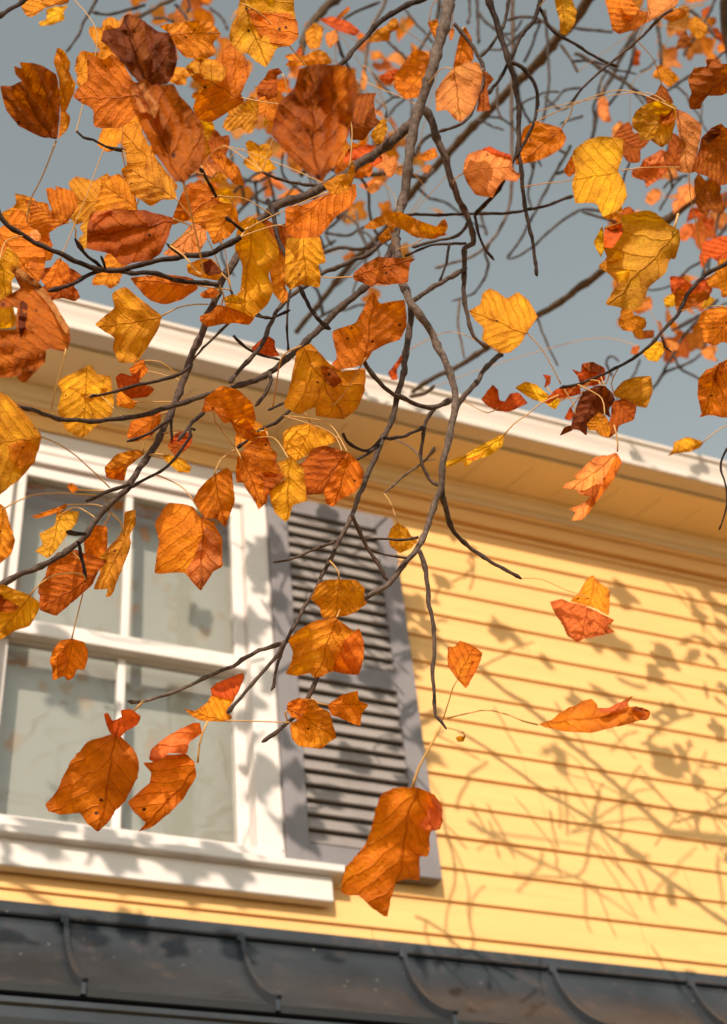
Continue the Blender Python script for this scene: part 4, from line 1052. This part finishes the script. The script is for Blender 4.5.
# --- centre
leaf(230,0,S2,1.98,[('A',[(385,662),(430,630),(490,613),(550,640),(600,660),(618,638),(634,658),(625,682),(590,697),(540,690),(490,662),(450,652),(420,668)])],(490,617),(628,655),tilt=(.3,.4),label='amber leaf folded like a roof against the main branch')
leaf(230,0,S2,2.05,[('A',[(430,690),(465,655),(482,650),(470,690),(440,712)])],(478,655),(435,708))
leaf(290,145,S1,1.9,[('RU',[(318,640),(385,590),(440,560),(500,565),(632,570),(605,590),(595,650),(590,692),(480,702),(440,690),(410,712),(360,690),(318,677)])],(320,660),(628,573),curl=1.2,label='dark red boxy leaf across the main branch')
leaf(290,145,S1,2.3,[('R',[(260,95),(290,20),(400,-5),(452,30),(467,80),(420,112),(380,80),(320,75)])],(440,40),(270,90),curl=1.4)
leaf(290,145,S1,2.8,[('P',[(378,222),(430,173),(462,180),(450,222),(410,247)])],(455,182),(385,230))
leaf(290,145,S1,2.6,[('T',[(523,122),(570,98),(602,130),(570,157),(530,147)])],(595,120),(530,140))
leaf(290,145,S1,2.5,[('O',[(630,72),(680,30),(727,10),(745,60),(690,82)])],(740,20),(640,70))
leaf(290,145,S1,3.0,[('P',[(658,132),(690,93),(712,110),(690,142)])],(700,98),(665,135))
leaf(290,145,S1,4.0,[('P',[(258,562),(310,530),(332,550),(280,588)])],(328,540),(265,575))
leaf(290,290,S1,2.4,[('R',[(490,415),(520,380),(555,330),(572,310),(570,345),(535,400),(540,450),(510,452)])],(570,315),(515,450))
# --- left
leaf(0,145,S1,1.8,[('O',[(123,272),(160,277),(240,292),(250,330),(262,322),(240,270),(227,217),(255,213),(282,227),(275,205),(330,220),(370,230),(392,272),(385,312),(340,390),(290,410),(212,467),(190,430),(138,400),(152,350)])],(332,395),(180,300),tilt=(.2,.1),pet=[(365,378),(380,430),(378,470)],label='small deep orange leaf with a split side above the left branch')
leaf(0,145,S1,1.7,[('O',[(-15,415),(60,393),(140,410),(192,430),(207,480),(230,560),(220,642),(195,690),(200,722),(120,732),(90,640),(40,510),(-15,550)]),('P',[(138,440),(180,420),(207,450),(195,492),(160,480)])],(-10,440),(190,700))
leaf(0,145,S1,1.62,[('Y',[(-10,582),(40,503),(100,570),(95,640),(58,680),(70,840),(82,862),(75,912),(0,922),(-12,902)])],(-5,600),(60,900),curl=.6,label='plain yellow leaf at the left edge behind a brown leaf')
leaf(0,230,S2,1.45,[('DK',[(18,105),(60,112),(120,160),(165,225),(200,285),(207,320),(192,354),(150,345),(130,350),(135,380),(100,415),(68,447),(45,425),(0,432),(-25,400),(-25,290),(48,290),(50,225),(0,225),(0,205),(60,170),(40,125)]),
   ('T',[(18,105),(60,110),(120,158),(165,223),(202,285),(192,305),(150,230),(100,172),(50,138)]),('B',[(60,200),(80,215),(75,280),(60,320),(52,270)])],(192,345),(10,400),curl=1.0,pleat=.28,pet=[(180,400),(160,470),(150,520)],label='large ribbed brown leaf with black spots at the left edge')
leaf(0,145,S1,1.9,[('O',[(290,568),(345,600),(352,670),(310,702),(250,722),(203,682),(240,640),(267,600)])],(300,575),(240,720))
S3 = S2
leaf(0,0,S2,1.92,[('AY',[(353,378),(400,353),(440,440),(470,480),(522,545),(440,602),(380,560),(350,495),(370,480)])],(470,500),(365,385))
leaf(0,0,S2,1.95,[('A',[(295,520),(350,503),(395,570),(402,622),(300,642),(273,602),(290,560)])],(395,600),(290,525))
leaf(0,0,S2,1.88,[('OL',[(430,448),(500,520),(517,580),(400,582),(350,495),(420,490)])],(510,575),(380,490))
leaf(0,230,S2,1.58,[('RU',[(255,-20),(265,-50),(330,-62),(420,-58),(507,-35),(490,20),(468,68),(440,88),(350,102),(320,68),(250,55)]),('S',[(262,-25),(270,-50),(330,-62),(325,-50),(290,-38)])],(505,-32),(252,20),tilt=(-.1,.4),curl=.6,pleat=.16,label='broad red brown leaf above the fork of the left branch')  # pink flap paints a highlight along the edge
leaf(145,145,S1,2.1,[('O',[(315,60),(370,13),(420,70),(470,110),(502,205),(450,197),(410,160),(360,90)])],(375,20),(495,200),curl=.4)
leaf(145,145,S1,2.2,[('AY',[(330,182),(370,128),(422,160),(370,197)])],(375,130),(360,195))
leaf(145,145,S1,2.3,[('P',[(272,100),(310,88),(357,130),(340,162),(300,150)])],(300,92),(345,158))
leaf(145,145,S1,1.88,[('O',[(190,230),(240,190),(280,168),(330,240),(350,280),(462,300),(430,330),(300,350),(240,372),(130,402),(108,442),(150,330)])],(330,260),(115,435))
leaf(145,145,S1,1.8,[('A',[(208,380),(300,310),(420,288),(462,320),(472,400),(420,462),(340,502),(320,440),(270,400)])],(440,310),(330,490))
leaf(145,145,S1,1.84,[('P',[(85,550),(160,480),(240,388),(302,410),(312,470),(260,562),(170,562)])],(290,405),(95,550),label='pale peach strip of a leaf behind the left branch')
leaf(145,145,S1,1.86,[('AY',[(208,600),(280,568),(340,570),(392,640),(370,682),(260,662),(213,640)]),('K',[(275,600),(330,570),(392,640),(320,657),(285,630)])],(380,640),(215,615))
leaf(145,145,S1,1.8,[('AY',[(468,390),(530,358),(600,400),(660,480),(672,560),(640,600),(620,640),(642,727),(618,797),(550,857),(530,897),(440,892),(395,790),(430,780),(480,727),(490,600),(450,520)])],(525,435),(480,890),tilt=(.1,-.2),curl=.6,label='long amber leaf hanging below the fork of the left branch')
leaf(145,145,S1,1.9,[('A',[(630,560),(727,540),(740,640),(700,700),(727,770),(690,800),(640,740),(625,640)])],(720,545),(690,795))
leaf(145,290,S1,1.78,[('O',[(273,130),(330,113),(370,70),(450,95),(547,140),(522,177),(450,165),(380,172),(310,187),(278,160)]),('Y',[(390,40),(440,18),(517,60),(480,72),(400,62)])],(385,72),(280,150))
leaf(145,290,S1,1.9,[('O',[(273,20),(330,-15),(372,0),(352,42),(290,42)])],(365,0),(278,28))
leaf(0,230,S2,1.83,[('O',[(375,138),(480,128),(562,140),(577,170),(530,202),(480,217),(440,207),(415,185)])],(570,160),(385,142))
leaf(0,230,S2,1.74,[('AY',[(363,163),(400,195),(472,250),(460,290),(425,347),(395,387),(345,387),(327,345),(335,315),(273,275),(320,238),(334,225),(324,185)])],(470,250),(290,280),curl=.4,tilt=(-.2,.15),pet=[(520,225),(570,216),(606,216)],label='amber star shaped leaf over the gutter at the left')
leaf(0,230,S2,1.82,[('AY',[(163,440),(265,390),(282,420),(322,425),(332,500),(325,540),(290,562),(240,607),(190,582),(165,520),(180,470)]),('Y',[(190,455),(240,462),(290,440),(310,430),(290,480),(240,478)])],(245,490),(240,605),curl=.5,label='yellow orange five pointed leaf on the eave, left side')
leaf(0,230,S2,1.75,[('R',[(335,430),(350,415),(385,425),(412,400),(402,440),(452,462),(430,485),(380,492),(343,460)])],(410,445),(340,435),curl=1.3,label='small crumpled deep red leaf before the eave')
leaf(0,230,S2,1.85,[('A',[(338,490),(345,460),(380,490),(402,500),(385,522),(340,512)])],(390,500),(342,510))
leaf(0,230,S2,1.84,[('O',[(373,405),(415,373),(432,410),(402,442),(385,425)])],(420,380),(400,438))
leaf(0,230,S2,1.84,[('O',[(368,600),(380,555),(470,528),(467,560),(440,602),(390,617)])],(465,535),(372,605))
leaf(0,230,S2,1.7,[('A',[(303,690),(340,650),(400,638),(422,650),(370,690),(362,730),(310,722)]),('O',[(310,696),(362,690),(360,728),(312,722)])],(415,648),(308,715))
leaf(0,230,S2,1.78,[('Y',[(473,665),(500,655),(540,670),(557,700),(522,707)])],(478,665),(553,700))
leaf(0,230,S2,1.78,[('RU',[(485,628),(520,590),(557,600),(552,630),(510,657)])],(550,605),(495,640))
leaf(0,290,S1,1.5,[('AY',[(-20,503),(40,530),(120,610),(180,690),(209,727),(195,800),(175,860),(110,940),(0,1027),(-25,1032)]),('A',[(40,780),(120,745),(190,780),(170,860),(100,900),(50,850)])],(207,735),(-15,760),curl=.4,tilt=(-.1,.2),pet=[(300,775),(380,830),(430,875),(500,940),(550,990)],label='large amber leaf cut by the left edge beside the window head')
leaf(0,435,S1,1.5,[('A',[(-25,340),(0,343),(30,370),(52,450),(76,530),(60,592),(0,647),(-25,642)])],(10,375),(-15,640),pet=[(80,335),(150,305),(230,293),(300,290),(400,297),(480,302)],label='orange leaf cut by the left edge beside the upper sash')
leaf(0,560,S1,1.55,[('AY',[(-25,125),(20,123),(80,150),(140,170),(192,205),(202,240),(150,332),(80,352),(0,402),(-25,392)]),('RU',[(-25,165),(0,170),(50,205),(102,237),(60,262),(-25,260)])],(150,175),(-20,380),pet=[(200,120),(250,85),(300,70),(370,65),(420,75),(430,100)],label='yellow amber leaf with a dark red patch at the left edge by the meeting rail')
leaf(0,560,S1,1.7,[('RU',[(250,0),(290,-40),(380,-52),(460,-20),(542,0),(490,60),(465,122),(400,182),(350,222),(285,282),(200,252),(193,215),(202,180),(188,160),(195,120),(225,85)])],(430,95),(205,240),tilt=(.1,.2),curl=.6,label='brown red leaf in front of the left upper pane')
leaf(0,460,S2,1.74,[('OL',[(362,150),(395,143),(396,185),(378,215),(381,250),(350,330),(325,397),(306,399),(315,375),(270,376),(290,330),(285,290),(310,260),(350,215),(360,195)])],(362,222),(290,375),curl=.6,label='olive yellow leaf with dark spots beside the window mullion')
leaf(0,460,S2,1.8,[('O',[(243,215),(275,188),(313,193),(312,260),(290,287),(245,272)])],(300,195),(250,270))
leaf(0,460,S2,1.78,[('OL',[(101,265),(125,245),(113,215),(160,190),(165,148),(231,148),(225,180),(190,225),(165,262),(140,287)])],(170,165),(140,285),curl=.3,label='flat ochre leaf in front of the left upper pane')
leaf(0,460,S2,1.8,[('O',[(88,165),(150,143),(197,126),(190,142),(155,157),(110,170)])],(195,130),(92,165),tilt=(.2,.7))
leaf(0,460,S2,1.85,[('O',[(193,75),(208,66),(232,85),(210,97)])],(230,86),(195,76))
leaf(0,560,S1,1.74,[('O',[(248,510),(265,450),(300,405),(360,393),(420,410),(442,450),(440,500),(422,552),(385,547),(370,590),(340,607),(320,580),(263,607),(262,540)]),('A',[(285,480),(330,440),(345,520),(320,560),(290,590)])],(360,397),(325,600),curl=.5,pet=[(375,330),(395,250),(415,170)],label='small orange leaf hanging on a long stalk before the lower sash')
# --- window centre
leaf(145,435,S1,1.66,[('O',[(238,330),(270,270),(330,210),(410,163),(437,185),(442,260),(452,330),(430,390),(400,467),(360,420),(300,417),(263,370)])],(345,205),(400,460),tilt=(.1,.2),curl=.5,label='orange leaf just above the big leaf on the right upper pane')
leaf(0,460,S2,1.62,[('O',[(448,185),(490,123),(560,133),(580,165),(622,180),(645,225),(647,312),(620,322),(585,384),(535,325),(448,332),(455,280),(463,240)]),('P',[(560,290),(585,230),(600,190),(640,225),(645,305),(618,320),(585,378),(540,322)])],(585,158),(580,380),curl=.6,label='big orange leaf in front of the right upper pane')
leaf(145,435,S1,1.62,[('O',[(478,110),(510,48),(600,38),(662,90),(657,140),(702,210),(660,250),(620,290),(610,340),(570,377),(550,330),(520,290),(480,220),(473,160)]),('RU',[(560,200),(620,180),(700,212),(660,250),(620,290),(590,300),(600,240)])],(485,120),(590,370),curl=1.1,label='rust leaf with a dark fold above the shutter corner')
leaf(145,435,S1,1.6,[('AY',[(628,330),(620,270),(680,240),(704,215),(660,140),(690,128),(727,110),(800,170),(800,230),(817,332),(740,350),(725,420),(700,437),(650,390)])],(720,120),(705,432),curl=.5,label='amber leaf pointing down at the shutter top')
leaf(290,435,S1,1.66,[('RU',[(40,150),(75,130),(110,68),(170,53),(292,85),(280,140),(230,170),(180,292),(80,302),(73,230)])],(270,110),(85,295))
leaf(290,435,S1,1.63,[('O',[(230,170),(292,83),(340,130),(372,180),(360,242),(320,292),(250,322),(215,362),(180,342),(170,280)])],(290,90),(212,358),tilt=(-.2,.2),label='orange leaf right of the cluster over the frieze')
leaf(230,230,S2,1.72,[('AY',[(153,590),(180,570),(230,561),(280,580),(317,610),(270,632),(210,662),(180,682),(155,642)])],(235,563),(185,680))
leaf(230,230,S2,1.74,[('R',[(265,598),(300,595),(318,610),(285,622)])],(310,600),(270,612))
leaf(230,230,S2,1.68,[('O',[(20,660),(80,598),(102,580),(122,640),(132,700),(90,735),(15,735)])],(110,600),(30,730))
leaf(145,435,S1,1.7,[('A',[(450,5),(480,-40),(560,-70),(615,-30),(600,10),(540,55),(480,62),(455,70)])],(600,-20),(455,60))
leaf(145,435,S1,1.75,[('Y',[(88,110),(120,95),(190,130),(235,160),(220,192),(170,180),(110,140)])],(100,100),(230,180))
leaf(145,435,S1,1.78,[('R',[(120,20),(180,-20),(240,-10),(235,40),(200,80),(150,110)])],(230,0),(140,100))
leaf(0,290,S1,1.86,[('O',[(-10,727),(10,727),(20,740),(10,760)])],(10,730),(0,755),petiole=False)
leaf(145,290,S1,1.66,[('O',[(283,612),(300,540),(380,478),(470,500),(540,570),(557,650),(540,690),(582,727),(560,762),(470,740),(430,660),(400,672),(350,610)]),('A',[(440,650),(500,640),(540,690),(578,727),(558,760),(470,740)])],(345,605),(560,745),curl=1.1,tilt=(.4,.2),label='orange leaf bent over before the eave at left centre')
leaf(145,290,S1,1.92,[('R',[(528,295),(590,240),(605,223),(650,250),(652,290),(677,330),(600,342)])],(600,300),(670,330),label='small red star leaf on the gutter')
leaf(290,290,S1,1.6,[('O',[(208,205),(330,165),(375,80),(415,3),(450,70),(577,45),(587,180),(550,252),(480,272),(410,310),(390,347),(350,382),(240,402),(208,370),(237,340)])],(380,340),(430,20),tilt=(-.2,-.1),curl=.6,label='large plain orange leaf with two pointed lobes at the centre')
leaf(230,230,S2,1.64,[('A',[(158,505),(175,450),(195,350),(235,328),(290,390),(330,412),(395,400),(392,470),(370,522),(330,552),(250,542),(248,512),(200,537),(160,517)]),('D',[(262,395),(295,398),(328,440),(300,462),(275,440)])],(205,338),(330,548),curl=.6,tilt=(.2,.2),label='blotched amber leaf below the large two lobed leaf')
leaf(270,560,S1,1.62,[('A',[(203,195),(240,118),(300,95),(430,98),(477,140),(472,200),(490,215),(430,262),(380,282),(320,287),(262,292),(250,240)])],(345,97),(325,285),curl=.7,tilt=(.3,.1),pet=[(345,60),(320,25),(300,5)],label='amber leaf on the louvres, upper one of two')
leaf(270,560,S1,1.6,[('A',[(88,400),(160,338),(240,298),(330,288),(360,310),(420,360),(447,340),(472,410),(470,490),(447,577),(380,572),(310,557),(270,582),(225,592),(200,567),(130,582),(77,572),(110,500),(115,460)]),
    ('O',[(375,400),(447,345),(472,410),(470,490),(447,577),(380,572),(312,552),(340,480)])],(335,287),(215,590),curl=.5,tilt=(.1,-.2),label='broad spotted amber leaf on the louvres below the crossing branch')
leaf(250,640,S1,1.63,[('A',[(183,345),(190,313),(240,290),(325,298),(345,335),(400,360),(417,430),(437,490),(390,517),(360,547),(240,532),(208,490),(198,425),(240,400)]),('O',[(183,345),(192,315),(240,292),(290,310),(280,370),(240,400),(205,385)])],(197,350),(430,490),curl=.8,label='orange and yellow leaf low on the shutter, left of two')
leaf(250,640,S1,1.66,[('O',[(388,325),(460,275),(542,253),(542,300),(597,325),(560,370),(555,432),(500,415),(440,385),(408,378)])],(390,327),(592,330),curl=.5,tilt=(.2,.3),label='small red orange leaf low on the shutter, right of two')
leaf(145,580,S1,1.64,[('A',[(193,642),(250,657),(310,615),(333,575),(360,545),(440,575),(470,560),(410,662),(442,690),(400,712),(280,707),(230,680)]),('R',[(328,545),(360,515),(492,463),(497,490),(470,560),(440,602),(335,577)])],(415,705),(198,645),curl=.8,pet=[(520,707),(620,710),(720,714),(790,716)],label='bent leaf with a red top on the window stile')
leaf(40,695,S1,1.6,[('O',[(375,190),(430,230),(480,280),(498,360),(485,420),(430,530),(380,580),(340,640),(290,687),(240,650),(200,590),(100,602),(40,582),(27,547),(80,490),(110,420),(150,340),(180,300),(240,230),(320,210)]),
    ('R',[(320,95),(340,88),(362,130),(412,110),(403,75),(450,68),(507,105),(490,150),(430,182),(400,217),(350,190),(333,150)])],(376,188),(285,683),curl=.5,tilt=(.2,-.1),pet=[(410,150),(450,100),(520,30)],label='large orange leaf with a red curled top hanging before the lower left pane')
leaf(0,680,S2,1.62,[('O',[(415,240),(440,240),(470,220),(540,213),(567,240),(572,280),(530,350),(490,390),(440,430),(402,441),(425,415),(390,385),(370,355),(400,330),(435,300),(440,270)]),
    ('S',[(432,232),(440,200),(490,160),(560,125),(582,125),(588,155),(550,180),(545,215),(490,212),(455,240)])],(575,240),(408,438),curl=.7,tilt=(.1,.3),pet=[(580,190),(590,150),(604,120)],label='orange leaf with a pink folded top hanging before the lower mullion')
leaf(325,780,S1,1.4,[('O',[(250,150),(270,95),(300,60),(360,38),(450,33),(545,70),(587,120),(592,200),(580,247),(525,260),(522,382),(470,380),(477,507),(410,495),(355,512),(330,600),(312,692),(250,652),(170,580),(110,577),(78,560),(100,440),(140,400),(200,330),(240,220)]),
    ('S',[(500,62),(560,90),(590,150),(588,210),(560,254),(495,252),(470,215),(510,190),(520,140)])],(440,36),(305,688),curl=.5,tilt=(.2,-.15),pet=[(470,-60),(540,-190),(580,-270)],label='largest orange leaf, torn and black spotted, hanging low in front of the shutter foot')
leaf(400,600,S1,1.9,[('O',[(238,235),(275,232),(300,203),(350,220),(417,265),(387,350),(330,447),(285,395),(238,330)]),('A',[(290,390),(270,320),(300,280),(370,270),(350,340),(330,430)])],(288,398),(380,235),curl=.3,lit=True,pet=[(265,440),(250,490),(215,600)],label='small pointed red orange leaf alone on the yellow siding')
leaf(400,600,S1,2.0,[('AY',[(278,690),(300,680),(327,687),(320,710),(290,712)])],(325,690),(280,700),pet=[(320,665),(280,650),(236,640)],label='tiny yellow leaf bud scale near the twig tip on the siding')
leaf(520,560,S1,2.2,[('A',[(295,165),(330,100),(365,73),(392,110),(452,150),(447,282),(380,242),(248,207)]),
    ('S',[(148,210),(210,193),(260,215),(330,230),(430,280),(472,300),(457,320),(435,325),(477,360),(370,387),(320,395),(290,412),(235,380),(210,320),(185,285)])],(350,195),(300,400),curl=.6,lit=True,pet=[(290,170),(230,150),(100,95),(0,93)],label='folded leaf with a salmon pink face on the yellow siding')
leaf(530,660,S1,2.1,[('O',[(38,325),(110,300),(160,255),(300,193),(332,213),(340,240),(392,243),(522,178),(490,215),(500,235),(540,230),(607,255),(590,302),(540,305),(440,335),(300,367),(180,362)]),('S',[(340,240),(395,240),(440,215),(500,200),(480,240),(420,260),(360,262)]),('RU',[(500,238),(560,236),(605,256),(590,300),(545,300),(570,270)])],(42,325),(600,265),curl=.7,lit=True,pet=[(-30,308),(-110,275),(-220,252),(-330,272),(-415,292)],label='long orange leaf lying level on the yellow siding at the right')
leaf(350,480,S1,2.15,[('AY',[(188,290),(205,240),(240,213),(290,245),(305,280),(342,290),(310,342),(250,367),(203,335)])],(240,220),(260,362),curl=.3,label='small yellow orange leaf behind the twigs at the shutter top right')
leaf(40,380,S1,1.9,[('O',[(420,10),(450,0),(455,40),(430,50)])],(430,5),(440,48))

def spray(n, xr, yr, dr, sr, pgs, sd):
    """more leaves of the same twigs, each with its own turn and foreshortening"""
    r = random.Random(sd)
    for _ in range(n):
        x = r.uniform(*xr); y = r.uniform(*yr); d = r.uniform(*dr); L = r.uniform(*sr)*FPX/d
        an = r.uniform(0, 6.283); sq = r.uniform(.35, 1.); sk = r.uniform(-.5, .5); le = r.uniform(.6, 1.)
        def tr(u, v):
            a = (u-.4)*L*le+v*sk*L*.4; b_ = v*L*sq*1.05
            return (x+a*math.cos(an)-b_*math.sin(an), y+a*math.sin(an)+b_*math.cos(an))
        out = [tr(u+r.uniform(-.03, .03), v+r.uniform(-.03, .03)) for u, v in TULIP]
        leaf(0, 0, 1., d, [(r.choice(pgs), out)], tr(0, 0), tr(.9, 0), curl=r.uniform(.5, 1.5), reach=.11)
spray(16, (85, 290), (40, 270), (1.95, 2.4), (.06, .095), ['A', 'O', 'AY', 'A', 'D', 'OL'], 5)
spray(10, (150, 400), (10, 200), (2.3, 2.44), (.05, .085), ['O', 'A', 'D', 'RU', 'P'], 6)
spray(8, (600, 735), (110, 330), (2.2, 2.44), (.05, .08), ['O', 'RU', 'D', 'A'], 8)
spray(6, (0, 60), (190, 300), (1.9, 2.2), (.06, .09), ['O', 'RU', 'A'], 9)
# ------------------------------------------------------------------ build leaves as parts
made = [make_leaf(Lf) for Lf in LEAVES]
r2 = random.Random(21)
# small leaves farther off in the crown, seen out of focus
ZONES = [((290, 430), (20, 220), 40, (4.2, 6.2)), ((600, 727), (150, 350), 34, (3.9, 5.6)), ((620, 727), (-10, 60), 16, (4.0, 5.2)), ((200, 300), (60, 230), 34, (4.2, 6.)), ((120, 240), (-10, 60), 24, (4., 5.6)), ((320, 460), (100, 300), 8, (4.2, 6.))]
small = []
for (xa, xb), (ya, yb), n_, (da, db_) in ZONES:
    for _ in range(n_):
        d = r2.uniform(da, db_)
        small.append(free_leaf(at(r2.uniform(xa, xb), r2.uniform(ya, yb), d), r2.uniform(.05, .10), r2, r2.choice(['P', 'P', 'P', 'S', 'O', 'T']), 'B'))

# unseen twigs and leaves added overhead, aimed along the sun to dapple the wall
SV = Vector((.55, 1.0, -.62))
def onwall(px, py):
    a = at(px, py, 1.)-CAM
    return CAM+a*((0-CAM.y)/a.y)
def over(px, py, t_): return onwall(px, py)-SV*t_
OV = [[(470,826,2.4),(520,855,2.4),(590,890,2.35),(640,925,2.3)],
      [(480,836,2.3),(530,842,2.25),(595,851,2.2)],
      [(640,560,2.5),(680,600,2.5),(720,650,2.4),(760,720,2.4)],
      [(270,640,2.3),(330,700,2.3),(400,740,2.25),(440,800,2.2)],
      [(60,600,2.2),(100,640,2.2),(190,650,2.2)],
      [(300,560,2.5),(340,600,2.4),(400,620,2.4)]]
for k, pts in enumerate(OV):
    branch3('A', 'twig', [over(x, y, t_) for x, y, t_ in pts], [.009, .006, .006, .005, .004, .004][k], .0025, 'dark', .15, step=.02)
shade = []
SPOT = [(25,845),(45,840),(75,856),(95,868),(120,876),(150,868),(175,885),(205,880),(225,892),(255,880),(20,860),(60,870),(235,560),(262,610),(250,640),(268,690),(240,720),(262,760),(255,800),(300,800),(320,850),(360,850),(400,840),(410,800),(380,700),(420,760),(60,640),(110,650),(605,648),(618,652),(655,655),(668,690),(695,652),(640,690),(598,690),(700,600),(712,620),(585,700),(430,640),(420,652),(520,640),(552,662),(500,640),(690,770),(670,775),(560,760),(640,860),(620,600),
        (300,585),(320,560),(345,590),(312,640),(390,620),(398,650),(405,690),(350,700),(270,590),(275,560),(258,575),(200,620),(190,560),(160,640),(100,700),(60,750),(120,760),(30,830),(60,850),(110,852),(150,880),(190,880),(230,860),(40,880),(130,890),(20,900),(300,850),(330,820),(410,640),(420,600),
        (300,520),(330,545),(360,600),(380,570),(285,620),(340,660),(400,610),(300,760),(350,780),(400,760),(250,700),(255,640),(270,800),(110,385),(165,345),(235,352),(440,400),(470,410),(500,418),(640,440),(660,446),(690,455),(100,960),(180,970),(240,960),(330,980),(60,940),(20,955),(420,985),(140,940)]
for (x, y) in SPOT:
    for q in range(r2.choice((1, 2))):
        shade.append(free_leaf(over(x+r2.uniform(-9, 9), y+r2.uniform(-9, 9), r2.uniform(2.0, 3.0)), r2.uniform(.06, .12), r2, r2.choice('OADR'), 'A'))
def merge(ds, tree):
    mb = MB(); D = dict(mb=mb, uvs=[], cols=[], marg=[], cen=ds[0]['cen'], label=None)
    for d in ds:
        k = mb.cur
        base = len(mb.v)
        mb.v += d['mb'].v; mb.f += [[i+base for i in f] for f in d['mb'].f]; mb.mi += d['mb'].mi
        D['uvs'] += d['uvs']; D['cols'] += d['cols']; D['marg'] += d['marg']
    return D
for tree in 'AB':
    mine = [d for d in made if d['tree'] == tree]
    mine.sort(key=lambda d: -d['area'])
    extra = list(shade) if tree == 'A' else []  # unseen leaves added to shade the wall join this foliage
    if tree == 'B':
        room = max(0, 99-len(mine)); mine += small[:room]; extra += small[room:]
    keep, rest = mine[:99], mine[99:]+extra
    for d in keep:
        best = min(BRANCHES[tree], key=lambda ob: min((q-d['base']).length for q in ob[1][::4]))
        link_leaf(d, 'leaf', best[0])
    if rest:
        o = link_leaf(merge(rest, tree), 'foliage', TREES[tree], 'stuff')
        o['label'] = 'remaining small leaves of the crown'
